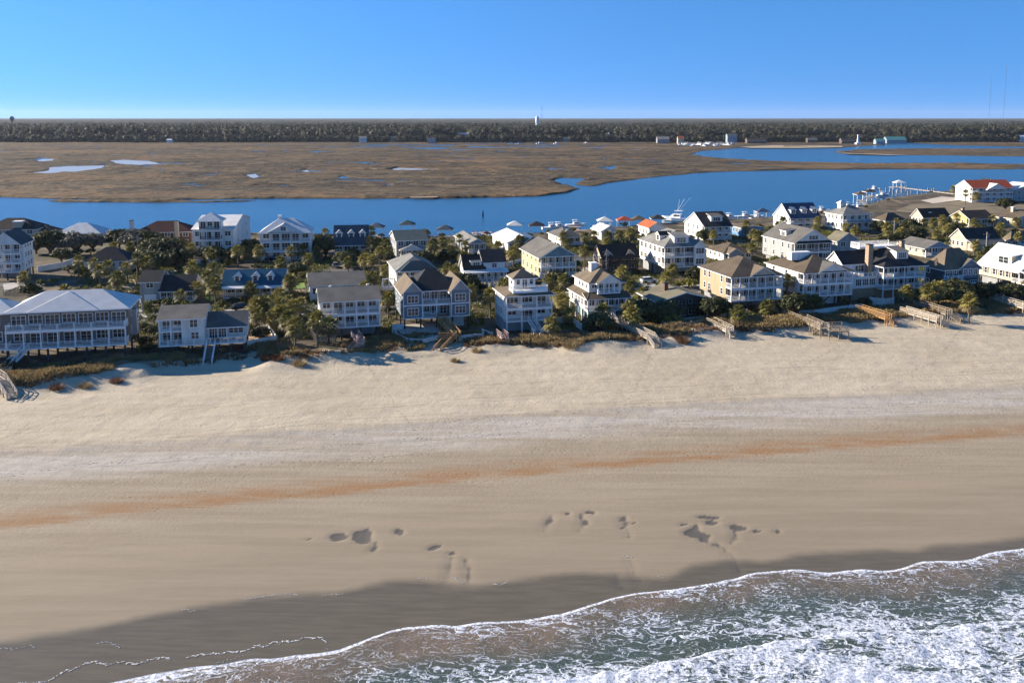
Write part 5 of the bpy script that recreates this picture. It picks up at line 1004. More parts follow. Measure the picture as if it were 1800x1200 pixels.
walkway('beach_boardwalk', 'pale boardwalk with solid slat rail below the house with brick chimneys', [(1588, 546, 3.7), (1652, 564, 3.6), (1664, 574, 2.4)], 1.7, 'pale_wood', group=GB, picket=True)
walkway('beach_boardwalk', 'weathered boardwalk below the dark blue house with the tan roof', [(1612, 534, 3.8), (1668, 552, 3.8), (1690, 566, 2.4)], 1.6, 'weathered_wood', group=GB)
walkway('beach_boardwalk', 'pale boardwalk below the cream house with the white metal roof', [(1745, 524, 3.8), (1830, 548, 3.8), (1842, 560, 2.4)], 1.7, 'pale_wood', group=GB)
walkway('beach_stair', 'splintered pale stair on the sand below the taupe house', [(-40, 640, 4.2), (2, 668, 4.0), (22, 700, 2.3)], 1.5, 'pale_wood', group=GB)
wallpath('sand_fence', 'thin weathered sand fence on the dune below the dark olive-roofed house', [(1180, 585), (1215, 580), (1236, 574)], 1.0, 'weathered_wood', 'fence', pick=True)
wallpath('board_fence', 'pale board fence beside the palms by the off-white double-porch house', [(546, 590), (557, 604), (590, 601)], 1.5, 'pale_wood', 'fence', pick=True)

# ------------------------------------------------------------------ docks, boats and boat lifts on the channel
GD = 'private docks on the channel'
def dock(label, far, near, zd=1.6, head=None, wid=2.0, mat='pink_wood', roof=None):
    r = walkway('dock', label, [(*near, zd), (*far, zd)], wid, mat, 'dock', False, GD, 4.0, zbot=-2.5, pmat='grey_wood'); o = r.location
    p = at(*far, zd); e = (p - at(*near, zd)).normalized(); sd = Vector((-e.y, e.x, 0))
    if head:
        m = MB(); a = p - sd * head - o; b = p + sd * head - o; m.bar(a, b, 3.5, .2); m.build('dock_head', mat, r)
        for k in range(5):
            c = (p - sd * head).lerp(p + sd * head, k / 4); m = MB(); m.box(c.x - .15 - o.x, c.x + .15 - o.x, c.y + 1.2 - o.y, c.y + 1.5 - o.y, -2.5 - o.z, zd + .8 - o.z); m.build('piling', 'grey_wood', r)
    if roof:
        q = p - o; hw = 3.2
        for sx_ in (-1, 1):
            for sy in (-1, 1): m = MB(); m.box(q.x + sx_ * 2.6 - .12, q.x + sx_ * 2.6 + .12, q.y + sy * 2.6 - .12, q.y + sy * 2.6 + .12, -2.5 - o.z, q.z + 3.0); m.build('roof_post', 'white_trim', r)
        A, B, C, D_, T = (q.x - hw, q.y - hw, q.z + 3), (q.x + hw, q.y - hw, q.z + 3), (q.x + hw, q.y + hw, q.z + 3), (q.x - hw, q.y + hw, q.z + 3), (q.x, q.y, q.z + 4.7)
        roof_solid('shelter_roof', [(A, B, T), (B, C, T), (C, D_, T), (D_, A, T)], [roof, 'white_trim'], r)
    return r
dock('channel dock with dark teal shelter roof behind the grey house with teal-grey roofs', (716, 407), (735, 430), roof='teal_grey_shingle')
dock('channel dock with slate-blue shelter roof and pale deck behind palms', (782, 416), (800, 432), roof='blue_grey_shingle', head=5)
dock('long pinkish dock left of the low white house with silver gables', (848, 409), (886, 428), head=4)
dock('pinkish dock with dark shelter roof right of the low white house with silver gables', (943, 409), (966, 424), roof='charcoal_shingle')
dock('pinkish dock with boat lift behind the low off-white house', (1004, 399), (1040, 416), head=4)
dock('channel dock with red shelter roof behind the white cottage with pale silver roof', (1097, 399), (1112, 410), roof='red_tile')
dock('channel dock with black shelter roof beside the orange-roofed house', (1156, 396), (1172, 408), roof='charcoal_shingle')
dock('wide pinkish dock behind the blue-walled house', (1290, 387), (1345, 398), head=5, wid=3.5)
dock('channel dock with navy shelter roof beside the steep navy-roofed house', (1340, 383), (1360, 393), roof='navy_metal')
dock('dock beside the white house with the cupola', (1440, 371), (1452, 382), head=4)
dock('long white-decked pier from the red-roofed villa', (1580, 329), (1690, 342), 3.0, 6, 2.6, 'pale_wood', 'white_metal')
dock('middle bare pier between the long white pier and the beach house yards', (1528, 346), (1650, 352), 2.2, 7, 2.0, 'grey_wood', 'dark_brown_shingle')
dock('low near pier beside the low brown-roofed house by the piers', (1545, 357), (1650, 361), 2.0, 5, 2.0, 'weathered_wood')
dock('short pier with brown shelter roof beyond the white house with the cupola', (1512, 351), (1528, 364), 2.2, None, 2.0, 'grey_wood', 'brown_shingle')
for lb, fr, nr, kw in [('short grey dock left of the long pinkish dock', (826, 413), (842, 424), dict(mat='grey_wood', head=3)), ('slim grey dock before the low off-white house by the docks', (905, 408), (925, 419), dict(mat='grey_wood', roof='silver_metal')), ('grey dock with silver shelter between the lift dock and the white cottage', (1063, 400), (1078, 411), dict(mat='grey_wood', roof='silver_metal')),
                       ('short dock with brown shelter left of the orange-roofed house', (1122, 398), (1134, 407), dict(mat='weathered_wood', roof='brown_shingle')), ('slim grey dock right of the black-roofed white house', (1262, 388), (1282, 397), dict(mat='grey_wood', head=3)), ('grey dock with silver shelter right of the navy-roofed house', (1412, 374), (1428, 386), dict(mat='grey_wood', roof='silver_metal')), ('short dock with slate shelter behind the slate-roofed cottage', (662, 412), (672, 426), dict(mat='grey_wood', roof='blue_grey_shingle'))]: dock(lb, fr, nr, **kw)
for i in range(14):
    u = 1548 + i * 8 + random.uniform(-3, 3); v = 338 + random.uniform(0, 8); p = at(u, v, 0); m = MB(); m.box(-.25, .25, -.25, .25, -2, 3.2)
    o = m.build('mooring_pile', 'grey_wood'); o.location = p; tag(o, 'tall grey mooring pile standing in water among the long piers', 'pile', 'mooring piles among the long piers')

def make_boat(L, cabin=True, tower=False):
    r = bpy.data.objects.new('motor_boat', None); link(r)
    st = [(-.5, .5, .62), (-.2, .56, .66), (.15, .54, .72), (.36, .34, .84), (.5, .02, .98)]; V = []; F = []; b = L * .30
    for x, w, z in st:
        for s_, zz, ww in ((-1, z, w), (-1, .05, w * .72), (0, -.25, 0), (1, .05, w * .72), (1, z, w)): V.append((x * L, s_ * ww * b, zz * L * .14))
    for k in range(4):
        for j in range(4): F.append((k * 5 + j, k * 5 + 5 + j, k * 5 + 6 + j, k * 5 + 1 + j))
        F.append((k * 5, k * 5 + 4, k * 5 + 9, k * 5 + 5))
    F.append((0, 1, 2, 3, 4)); mesh('hull', V, F, 'hull_white', r)
    h = L * .10
    if cabin:
        m = MB(); m.raw([(-.12 * L, -.36 * b, h * .9), (.28 * L, -.26 * b, h * .9), (.28 * L, .26 * b, h * .9), (-.12 * L, .36 * b, h * .9), (-.12 * L, -.32 * b, h * 2.1), (.14 * L, -.24 * b, h * 2.1), (.14 * L, .24 * b, h * 2.1), (-.12 * L, .32 * b, h * 2.1)], BF); c = m.build('cabin', 'hull_white', r)
        m = MB(); m.box(-.10 * L, .10 * L, -.335 * b, .335 * b, h * 1.45, h * 1.85); m.build('cabin_window', 'glass', c)
    m = MB(); m.box(-.16 * L, .08 * L, -.34 * b, .34 * b, h * 3.0, h * 3.12); m.build('canopy', 'hull_white', r)
    for x in (-.14, .06):
        for s_ in (-1, 1): m = MB(); m.box(x * L - .05, x * L + .05, s_ * .3 * b - .05, s_ * .3 * b + .05, h * .9, h * 3.0); m.build('canopy_post', 'grey_trim', r)
    if tower:
        m = MB(); m.bar((0, 0, h * 3.1), (-.05 * L, 0, h * 6.5), .12, .12); m.bar((-.02 * L, -.3 * b, h * 3), (-.3 * L, -.9 * b, h * 7), .06, .06); m.bar((-.02 * L, .3 * b, h * 3), (-.3 * L, .9 * b, h * 7), .06, .06); m.build('outrigger', 'hull_white', r)
    return r
def copy_tree(o, parent=None):
    c = o.copy(); link(c)
    if parent is not None: c.parent = parent; c.matrix_parent_inverse = o.matrix_parent_inverse.copy()
    for ch in list(o.children): copy_tree(ch, c)
    return c
def put_boat(r, u, v, rz, label, z=.25, group='motor boats on the channel', s=1.0):
    r.location = at(u, v, z); r.rotation_euler = (0, 0, rz); r.scale = (s, s, s); tag(r, label, 'boat', group)
put_boat(make_boat(15, True, True), 1191, 388, 2.6, 'white sportfishing boat with tall outriggers beside the black-roofed white house')
proto = make_boat(8.5, True)
for i, (u, v, rz, z, lb) in enumerate([(970, 402, .3, 1.4, 'small white boat hoisted on a lift left of the pinkish lift dock'), (982, 401, .4, 1.4, 'second small white boat on a lift beside the pinkish lift dock'), (1012, 397, .2, 1.6, 'white boat on a lift at the head of the pinkish lift dock'),
                              (1060, 399, .2, .4, 'white boat moored behind the white cottage with pale silver roof'), (1282, 384, .4, 1.2, 'white boat beside the wide pinkish dock'), (1310, 382, .2, 1.5, 'white boat at the far edge of the wide pinkish dock'), (1330, 383, .5, .6, 'white boat near the navy-roofed dock shelter'), (1490, 364, .3, 1.6, 'white boat on a lift behind the white house with the cupola'),
                              (1510, 366, .1, 1.6, 'white boat beyond the cupola house next to the piers'), (1537, 334, .4, 2.4, 'white boat raised at the head of the middle bare pier'), (1552, 344, .2, .5, 'white boat between the bare pier and the long white pier'), (1445, 372, .2, .5, 'white boat at the dock beside the cupola house')]):
    put_boat(proto if i == 0 else copy_tree(proto), u, v, rz, lb, z)
buoy = MB(); buoy.box(-.4, .4, -.4, .4, -.5, 1.2); buoy.box(-.25, .25, -.25, .25, 1.2, 2.6); o = buoy.build('channel_marker', 'dark_metal'); o.location = at(849, 380, 0); tag(o, 'small dark channel marker alone in the blue water', 'marker')

# ------------------------------------------------------------------ poles and cars
def pole(u, v, h, label, arm=True):
    p = at(u, v, G0); r = bpy.data.objects.new('utility_pole', None); link(r); r.location = (p.x, p.y, gz(p.x, p.y)); tag(r, label, 'pole', 'utility poles along the streets')
    m = MB(); m.box(-.14, .14, -.14, .14, -.5, h); m.build('shaft', 'grey_wood', r)
    if arm:
        m = MB(); m.box(-1.2, 1.2, -.06, .06, h - .8, h - .65); m.build('crossarm', 'grey_wood', r)
        m = MB(); m.box(.25, .65, -.2, .2, h - 1.9, h - 1.0); m.build('transformer', 'far_grey', r)
pole(252, 551, 7, 'slim pole beside the taupe house drive', False); pole(990, 436, 8, 'utility pole before the low off-white house by the docks'); pole(1066, 488, 8, 'utility pole before the brown half-timbered house')
pole(1733, 448, 7.5, 'utility pole with crossarm beside the cream house with the black roof'); pole(733, 492, 6.5, 'utility pole beside the white house with pale grey hip roof'); pole(243, 458, 8, 'utility pole among the dark oaks near the brick house'); pole(1571, 424, 7.5, 'utility pole between the ranch house and the narrow grey house'); pole(505, 492, 7, 'utility pole between the blue-roofed cottage and the plain pale house')
def car(u, v, rz, label, mat):
    p = at(u, v, G0); r = bpy.data.objects.new('parked_car', None); link(r); r.location = (p.x, p.y, gz(p.x, p.y) + .1); r.rotation_euler = (0, 0, rz); tag(r, label, 'car', 'cars parked at the houses')
    prof = [(-2.2, .35), (2.2, .35), (2.25, .75), (1.2, .95), (-2.2, 1.0)]; V = [(x, y, z) for y in (-.85, .85) for x, z in prof]
    mesh('body', V, [(0, 1, 2, 3, 4), (9, 8, 7, 6, 5)] + [(k, k + 5, (k + 1) % 5 + 5, (k + 1) % 5) for k in range(5)], mat, r)
    pr = [(-1.9, .98), (1.15, .95), (.5, 1.5), (-1.6, 1.52)]; V = [(x, y * (1 if z < 1.2 else .82), z) for y in (-.78, .78) for x, z in pr]
    mesh('cabin_glass', V, [(0, 1, 2, 3), (7, 6, 5, 4)] + [(k, k + 4, (k + 1) % 4 + 4, (k + 1) % 4) for k in range(4)], 'glass', r)
    m = MB(); m.box(-1.6, .5, -.66, .66, 1.5, 1.56); m.build('car_roof', mat, r)
    for x in (-1.35, 1.4):
        for y in (-.86, .86):
            V = [(x + .33 * math.cos(k * math.pi / 5), y + s_ * .1, .33 + .33 * math.sin(k * math.pi / 5)) for s_ in (-1, 1) for k in range(10)]
            mesh('wheel', V, [tuple(range(10)), tuple(range(19, 9, -1))] + [(k, k + 10, (k + 1) % 10 + 10, (k + 1) % 10) for k in range(10)], 'dark_metal', r)
simple('car_black', (0.012, 0.013, 0.015), 0.25, 0.05); simple('car_silver', (0.35, 0.36, 0.37), 0.3, 0.05, metal=.5); simple('car_white', (0.6, 0.6, 0.6), 0.3, 0.05)
car(424, 545, .5, 'black car parked beside the low white cottage', 'car_black'); car(1222, 492, .3, 'black car parked under the tall white house with dark shutters', 'car_black'); car(478, 459, .4, 'black car parked before the wide white silver-roofed house', 'car_black')
car(590, 470, 1.8, 'silver car on the drive before the slate-roofed cottage', 'car_silver'); car(1140, 497, .3, 'white car on the drive behind the dark olive-roofed house', 'car_white'); car(1375, 466, .3, 'white car beside the grey house with the charcoal front', 'car_white')
p = at(1366, 463, G0 + .8); m = MB(); m.raw([(-3, -1, 0), (3, -.7, 0), (3, .7, 0), (-3, 1, 0), (-2.6, -.5, 1.1), (2.2, -.15, 1.3), (2.2, .15, 1.3), (-2.6, .5, 1.1)], BF); o = m.build('boat_trailer_cover', 'blue_tarp'); o.location = (p.x, p.y, G0 + .3); o.rotation_euler = (0, 0, .3); tag(o, 'teal tarpaulin covered boat beside the grey house with the charcoal front', 'covered boat')

# ------------------------------------------------------------------ mainland buildings, towers and marina
def farhouse(u, v, w, d, hh, rise, wall, roof, label, ax='x'):
    p = at(u, v, 1.5); r = bpy.data.objects.new('far_house', None); link(r); r.location = (p.x, p.y, 1.5); tag(r, label, 'building', 'buildings along the mainland shore')
    q = MB(); q.box(-w / 2, w / 2, 0, d, -2, hh); q.build('wall', wall, r)
    h_ = House.__new__(House); h_.r = r
    h_.gable(-w / 2, w / 2, 0, d, hh, rise, roof, ax, .5, .4, wall)
    for k in range(max(2, int(w / 4))): h_.win('f', -w / 2 + w * (k + .5) / max(2, int(w / 4)), hh * .45, 1.6, 1.8, 0, 1)
for a in [(637, 250, 13, 10, 8, 3, 'white_siding', 'pale_grey_shingle', 'white mainland house left of the pale grey one at the wood edge'), (690, 249, 14, 10, 7, 3, 'pale_grey_siding', 'grey_shingle', 'pale grey mainland house at the wood edge beyond the marsh'),
          (745, 243, 9, 9, 9, 3, 'white_siding', 'white_metal', 'bright white mainland house set back among trees'), (758, 251, 15, 10, 6, 3, 'dusk_blue_siding', 'blue_grey_shingle', 'blue-grey mainland house below the bright white one'),
          (815, 243, 34, 12, 9, 3, 'far_white', 'white_metal', 'long white mainland building glimpsed through trees'), (995, 249, 14, 10, 6, 2.5, 'pale_grey_siding', 'blue_grey_shingle', 'blue-roofed mainland house at the marsh edge'),
          (1067, 243, 34, 14, 10, 2, 'far_white', 'white_metal', 'long low white-roofed mainland shed among trees'), (1166, 251, 22, 14, 7, 4, 'far_grey', 'pale_grey_shingle', 'grey marina building left of the moored boats'),
          (1197, 252, 11, 10, 9, 4, 'cream_siding', 'orange_tile', 'cream marina house with orange roof'), (1287, 250, 18, 14, 12, 4, 'dusk_blue_siding', 'blue_grey_shingle', 'blue-grey two-storey building at the marina end'),
          (1330, 252, 34, 14, 5, 4, 'brown_siding', 'dark_brown_shingle', 'long dark-roofed building right of the marina'), (1428, 250, 18, 10, 5, 3, 'brown_siding', 'grey_shingle', 'small brown waterside building on the sandy spit'),
          (1492, 252, 26, 12, 5, 4, 'brown_siding', 'dark_brown_shingle', 'dark waterside building beside the white light tower'), (1576, 251, 36, 18, 5.5, 5.5, 'dusk_blue_siding', 'teal_metal', 'large waterside restaurant with bright teal roofs'), (1548, 253, 16, 12, 5, 4, 'dusk_blue_siding', 'teal_metal', 'small teal-roofed annex beside the large teal restaurant'),
          (392, 245, 10, 9, 8, 3, 'white_siding', 'white_metal', 'lone white mainland house in the left wood'), (297, 250, 9, 9, 4, 2, 'white_siding', 'white_metal', 'small white hut at the left wood edge'), (1797, 249, 14, 10, 9, 3, 'white_siding', 'white_metal', 'white mainland house at the far right wood edge')]:
    farhouse(*a)
mb = make_boat(15, True)
for i in range(26):
    u = 1196 + 92 * (i / 25) + random.uniform(-2, 2); v = 257.5 - (u - 1196) * .012 + random.uniform(-3, .5); put_boat(mb if i == 0 else copy_tree(mb), u, v, random.uniform(0, 6), 'white yacht moored among others at the mainland marina', .3, 'white yachts at the mainland marina', random.uniform(.8, 1.3))
mb2 = make_boat(12, True)
for i, (u, v) in enumerate([(898, 253.5), (912, 254), (948, 253), (978, 253), (1030, 252.5)]): put_boat(mb2 if i == 0 else copy_tree(mb2), u, v, .2 * i, 'small white boat lying in a creek at the wood edge', .3, 'boats in the creek at the wood edge')
def watertower(u, vtop, Y, label, mat, spher):
    z1 = CAMZ + (207 - vtop) * Y / FOC; x = (u - 900) * Y / FOC; r = bpy.data.objects.new('water_tower', None); link(r); r.location = (x, Y, 0); tag(r, label, 'water tower')
    R = 7.0 if spher else 6.0; n = 14; prof = [(2.2, 0), (1.6, 6), (1.6, z1 - 2 * R), (R * .7, z1 - 1.7 * R), (R, z1 - R), (R * .75, z1 - .35 * R), (.1, z1)] if spher else [(5, 0), (4.5, z1 * .5), (R, z1 * .6), (R, z1 - 2.5), (R * .6, z1 - .8), (.1, z1)]
    V = [(a * math.cos(2 * math.pi * k / n), a * math.sin(2 * math.pi * k / n), z) for a, z in prof for k in range(n)]; F = [(j * n + k, j * n + (k + 1) % n, (j + 1) * n + (k + 1) % n, (j + 1) * n + k) for j in range(len(prof) - 1) for k in range(n)]
    q = len(prof) - 3 if spher else 2
    ca = (q - 1) * n; lo = [f for f in F if max(f) < ca + n]; hi = [f for f in F if min(f) >= ca]
    mesh('pedestal', V, lo, mat, r, smooth=True); mesh('tank', V, hi, mat, r, smooth=True)
watertower(27, 204, 2500, 'dark ball-topped water tower above the left wood', 'far_grey', True); watertower(944, 204.5, 3000, 'white water tower beside the thin mast above the wood', 'far_white', False)
def mast(u, vtop, Y, label, w=1.2, mat=('mast_red', 'far_white')):
    z1 = CAMZ + (207 - vtop) * Y / FOC; x = (u - 900) * Y / FOC; r = bpy.data.objects.new('radio_mast', None); link(r); r.location = (x, Y, 0); tag(r, label, 'mast')
    n = 8
    for k in range(n):
        m = MB(); z0 = z1 * k / n; z2 = z1 * (k + 1) / n
        for a, b in ((0, 1), (-.87, -.5), (.87, -.5)): m.bar((a * w / 2, b * w / 2, z0), (a * w / 2, b * w / 2, z2), (.14 if Y < 2500 else .3), (.14 if Y < 2500 else .3))
        for j in range(4): zz = z0 + (z2 - z0) * j / 4; m.bar((0, w / 2, zz), (-.43 * w, -.25 * w, zz + (z2 - z0) / 4), .2, .2); m.bar((-.43 * w, -.25 * w, zz), (.43 * w, -.25 * w, zz + (z2 - z0) / 4), .2, .2)
        m.build('mast_section', mat[k % 2], r)
mast(952, 183, 3200, 'thin red and white lattice mast beside the white water tower'); mast(1757, 117, 2000, 'very tall thin radio mast above the right-hand wood', .8, ('far_grey', 'far_grey')); mast(1732, 136, 2200, 'second fainter radio mast left of the very tall one', .6, ('far_grey', 'far_grey'))
p = at(1508, 254, .5); m = MB(); m.box(-4, 4, -4, 4, -1, 3); m.raw([(-1.8, -1.8, 3), (1.8, -1.8, 3), (1.8, 1.8, 3), (-1.8, 1.8, 3), (-1, -1, 15), (1, -1, 15), (1, 1, 15), (-1, 1, 15)], BF); m.box(-1.5, 1.5, -1.5, 1.5, 15, 17); o = m.build('light_tower', 'far_white'); o.location = p; tag(o, 'small white light tower at the end of the sandy spit', 'tower')
sheet_sand = NT('spit_sand'); sheet_sand.out(sheet_sand.mix(sheet_sand.noise(sheet_sand.pos(), .05, 4), (.24, .18, .11), (.36, .29, .2)), .95)
for nm, pts in (('sand_spit', [(1300, 258.5), (1360, 255.5), (1480, 256.5), (1482, 259), (1400, 260.5), (1320, 260.3)]), ('sand_bank', [(720, 346.6), (768, 345.4), (770, 347), (722, 347.8)]), ('sand_bank', [(1480, 269), (1560, 271.3), (1600, 272.2), (1560, 272.6), (1490, 270.6)])):
    P = [at(u, v, 1.0) for u, v in pts]; tag(mesh(nm, [(q.x, q.y, 1.15) for q in P], [tuple(range(len(P)))], 'spit_sand'), kind='structure')

# ------------------------------------------------------------------ palms, oaks, shrubs
def blade_fan(V, F, M, o, d, L, r, mi, n=7, spread=1.0):
    d = d.normalized(); s = d.cross(Vector((0, 0, 1)))
    s = Vector((1, 0, 0)) if s.length < .05 else s.normalized()
    up = s.cross(d); b = o + d * L * .38
    for k in range(n):
        a = (k / (n - 1) - .5) * 2 * spread; dd = (d * math.cos(a) + s * math.sin(a)).normalized(); l = L * (.66 - .16 * abs(a)) * r.uniform(.85, 1.1)
        w = s * math.cos(a) - d * math.sin(a); w = w * (L * .055); m = b + dd * l * .55 + up * .05 * L; t_ = b + dd * l - Vector((0, 0, L * .16))
        i = len(V); V += [tuple(b), tuple(m - w), tuple(t_), tuple(m + w)]; F.append((i, i + 1, i + 2, i + 3)); M.append(mi)
    i = len(V); q = s * .025; V += [tuple(o - q), tuple(b - q), tuple(b + q), tuple(o + q)]; F.append((i, i + 1, i + 2, i + 3)); M.append(mi)
def tube(V, F, pts, rad, n=7):
    k0 = len(V)
    for p, a in zip(pts, rad):
        for k in range(n): V.append((p[0] + a * math.cos(2 * math.pi * k / n), p[1] + a * math.sin(2 * math.pi * k / n), p[2]))
    for j in range(len(pts) - 1):
        for k in range(n): F.append((k0 + j * n + k, k0 + j * n + (k + 1) % n, k0 + (j + 1) * n + (k + 1) % n, k0 + (j + 1) * n + k))
    F.append(tuple(k0 + (len(pts) - 1) * n + k for k in range(n)))
def mdata(name, V, F, mats, M=None):
    me = bpy.data.meshes.new(name); me.from_pydata(V, [], F)
    for m in mats: me.materials.append(MAT[m])
    if M: me.polygons.foreach_set('material_index', M)
    me.update(); return me
def palm_kind(seed, h, N, R, dry):
    r = random.Random(seed); V = []; F = []; lean = r.uniform(-.3, .3)
    pts = [(lean * (z / h) ** 2 + .04 * math.sin(z * 2), .03 * math.cos(z * 3), z) for z in [-.5 + (h + .3) * k / 8 for k in range(9)]]
    tube(V, F, pts, [.24] + [.19] * 4 + [.21, .23, .26, .22]); tr = mdata('trunk', V, F, ['palm_bark'])
    V = []; F = []; M = []; o = Vector((pts[-1][0], pts[-1][1], h - .1))
    for k in range(N):
        az = k * 2.39996 + r.uniform(-.2, .2); f = (k + .5) / N; el = math.radians(84 - 128 * f + r.uniform(-9, 9)); d = Vector((math.cos(az) * math.cos(el), math.sin(az) * math.cos(el), math.sin(el)))
        blade_fan(V, F, M, o + Vector((0, 0, .25 * (1 - f))), d, R * r.uniform(.8, 1.1), r, 1 if f > 1 - dry else 0)
    return tr, mdata('crown', V, F, ['palm_leaf', 'palm_leaf_dry'], M), h
PALMS = [palm_kind(1, 3.2, 42, 2.5, .12), palm_kind(2, 4.2, 40, 2.4, .18), palm_kind(3, 5.4, 38, 2.2, .16), palm_kind(4, 2.0, 36, 2.2, .06)]
def leafy_kind(seed, mat, lobes, q, size, trunk_h, flat=.8):
    """limbed trunk and a crown of loose leaf clumps; unit crown radius about 1"""
    r = random.Random(seed); V = []; F = []; cs = []
    for k in range(lobes):
        az = k * 2.39996 + r.uniform(-.4, .4); rr = math.sqrt((k + .3) / lobes) * .82; cs.append(Vector((rr * math.cos(az), rr * math.sin(az), trunk_h + .35 + flat * (1 - rr * rr) * r.uniform(.35, .8))))
    for c in cs:
        R = r.uniform(.26, .42)
        for _ in range(q):
            u = Vector((r.gauss(0, 1), r.gauss(0, 1), r.gauss(0, 1))).normalized(); p = c + Vector((u.x, u.y, u.z * .8)) * R * r.uniform(.55, 1.05)
            n = (u + Vector((r.uniform(-.8, .8), r.uniform(-.8, .8), r.uniform(-.3, 1.0)))).normalized(); a = n.cross(Vector((r.uniform(-1, 1), r.uniform(-1, 1), .3))).normalized(); b = n.cross(a); s = size * r.uniform(.6, 1.3)
            i = len(V); V += [tuple(p - a * s), tuple(p - b * s * .6), tuple(p + a * s), tuple(p + b * s * .6)]; F.append((i, i + 1, i + 2, i + 3))
    cr = mdata('crown', V, F, [mat]); V = []; F = []
    tube(V, F, [(0, 0, -.3), (.03, 0, trunk_h * .5), (0, .03, trunk_h + .15)], [.11, .085, .07])
    for c in cs[::2]: tube(V, F, [(0, .02, trunk_h * .7), tuple(c * .55 + Vector((0, 0, trunk_h * .35))), tuple(c)], [.06, .035, .015], 5)
    return mdata('trunk', V, F, ['oak_bark']), cr
OAKS = [leafy_kind(11, 'oak_leaf', 24, 110, .095, .30), leafy_kind(12, 'oak_leaf', 26, 100, .09, .25), leafy_kind(13, 'grey_leaf', 26, 110, .085, .30)]
SHRUBS = [leafy_kind(21, 'shrub_leaf', 9, 80, .11, .12, .7), leafy_kind(22, 'oak_leaf', 9, 80, .11, .12, .7), leafy_kind(23, 'yucca_leaf', 8, 70, .12, .10, .7), leafy_kind(24, 'oak_leaf', 12, 80, .10, .10, .55)]
def near_house(x, y, n=0):
    best = sorted(((Vector((x, y, 0)) - Vector((h.o.x, h.o.y, 0)) - h.sd * h.W / 2 - h.td * 4).length, i) for i, h in enumerate(HOUSES) if h.short)
    return HOUSES[best[n][1]].short
def side_of(x, y):
    best = min(((Vector((x, y, 0)) - Vector((h.o.x, h.o.y, 0)) - h.sd * h.W / 2 - h.td * 4).length, i) for i, h in enumerate(HOUSES) if h.short); h = HOUSES[best[1]]
    b = (Vector((x, y, 0)) - Vector((h.o.x, h.o.y, 0))).dot(h.td); q = getattr(h, 'bb', (0, 0, 0, 9))
    return ('seaward of ' if b < q[2] else 'inland of ' if b > q[3] else 'beside ') + h.short
def blocked(x, y, pad=.3):
    for h in HOUSES:
        if not hasattr(h, 'bb'): continue
        d = Vector((x, y, 0)) - Vector((h.o.x, h.o.y, 0)); a = d.dot(h.sd); b = d.dot(h.td); q = h.bb
        if q[0] - pad < a < q[1] + pad and q[2] - pad < b < q[3] + pad: return h
    return None
def clear_of(x, y, pad=.4):
    for _ in range(40):
        h = blocked(x, y, pad)
        if not h: break
        x -= h.td.x * .5; y -= h.td.y * .5
    return x, y
RP = random.Random(99)
def plant(name, kind, x, y, s, label, cat, group, sz=None):
    r = bpy.data.objects.new(name, None); link(r); r.location = (x, y, gz(x, y)); r.rotation_euler = (0, 0, RP.uniform(0, 6.28)); r.scale = (s, s, sz or s); tag(r, label, cat, group)
    for nm, me in (('trunk', kind[0]), ('crown', kind[1])): link(bpy.data.objects.new(nm, me), r)
PX_PALM = [(137, 460), (175, 477), (192, 470), (205, 490), (240, 457), (258, 463), (223, 472), (343, 433), (430, 443), (418, 442), (458, 442), (512, 443), (493, 463), (340, 472), (375, 473), (348, 507), (378, 503), (367, 488), (442, 508), (508, 495), (490, 520),
           (447, 540), (463, 538), (482, 533), (502, 538), (485, 557), (507, 563), (515, 540), (495, 553), (537, 435), (543, 457), (572, 410), (560, 443), (653, 407), (650, 423), (665, 428), (667, 443), (685, 443), (640, 457), (655, 458), (513, 497), (682, 528), (505, 533),
           (490, 537), (528, 537), (557, 573), (577, 575), (518, 578), (748, 412), (807, 420), (818, 433), (763, 430), (777, 425), (757, 433), (790, 440), (877, 435), (903, 420), (903, 445), (785, 473), (800, 477), (827, 513), (862, 522), (882, 502),
           (990, 417), (998, 430), (1028, 417), (1043, 415), (1028, 442), (1070, 417), (1087, 413), (1107, 410), (968, 495), (992, 493), (983, 518), (988, 530), (1107, 505), (1093, 482), (1183, 475), (1130, 518), (1108, 545), (1113, 557), (1060, 550), (968, 572),
           (1255, 413), (1305, 395), (1322, 413), (1333, 415), (1310, 435), (1383, 495), (1300, 555), (1577, 393), (1562, 408), (1583, 410), (1505, 407), (1500, 475), (1593, 515), (1635, 518), (1652, 512), (1733, 485), (1705, 528), (1623, 393), (1640, 392), (1658, 387), (1682, 383),
           (1648, 413), (1725, 383), (1758, 402), (1787, 390), (1788, 417), (1713, 432), (1677, 332), (1683, 340), (1698, 340), (1487, 400), (450, 553), (470, 548), (1067, 427), (1173, 490), (612, 462), (1340, 417), (1560, 400)]
def palm(kd, x, y, s):
    w_ = ('short', 'mid-height', 'tall slender', 'stubby low')[PALMS.index(kd)]; nh = side_of(x, y); plant('palm_tree', kd, x, y, s, w_ + ' cabbage palm ' + nh, 'palm', w_ + ' palms ' + nh)
for k, (u, v) in enumerate(PX_PALM):
    front = v > 500; kd = PALMS[RP.choice((0, 1, 1, 2) if not front else (0, 0, 1, 1))]; s = RP.uniform(.92, 1.15); p = at(u, v, G0 + kd[2] * s); x, y = clear_of(p.x, p.y, .6)
    palm(kd, x, y, s)
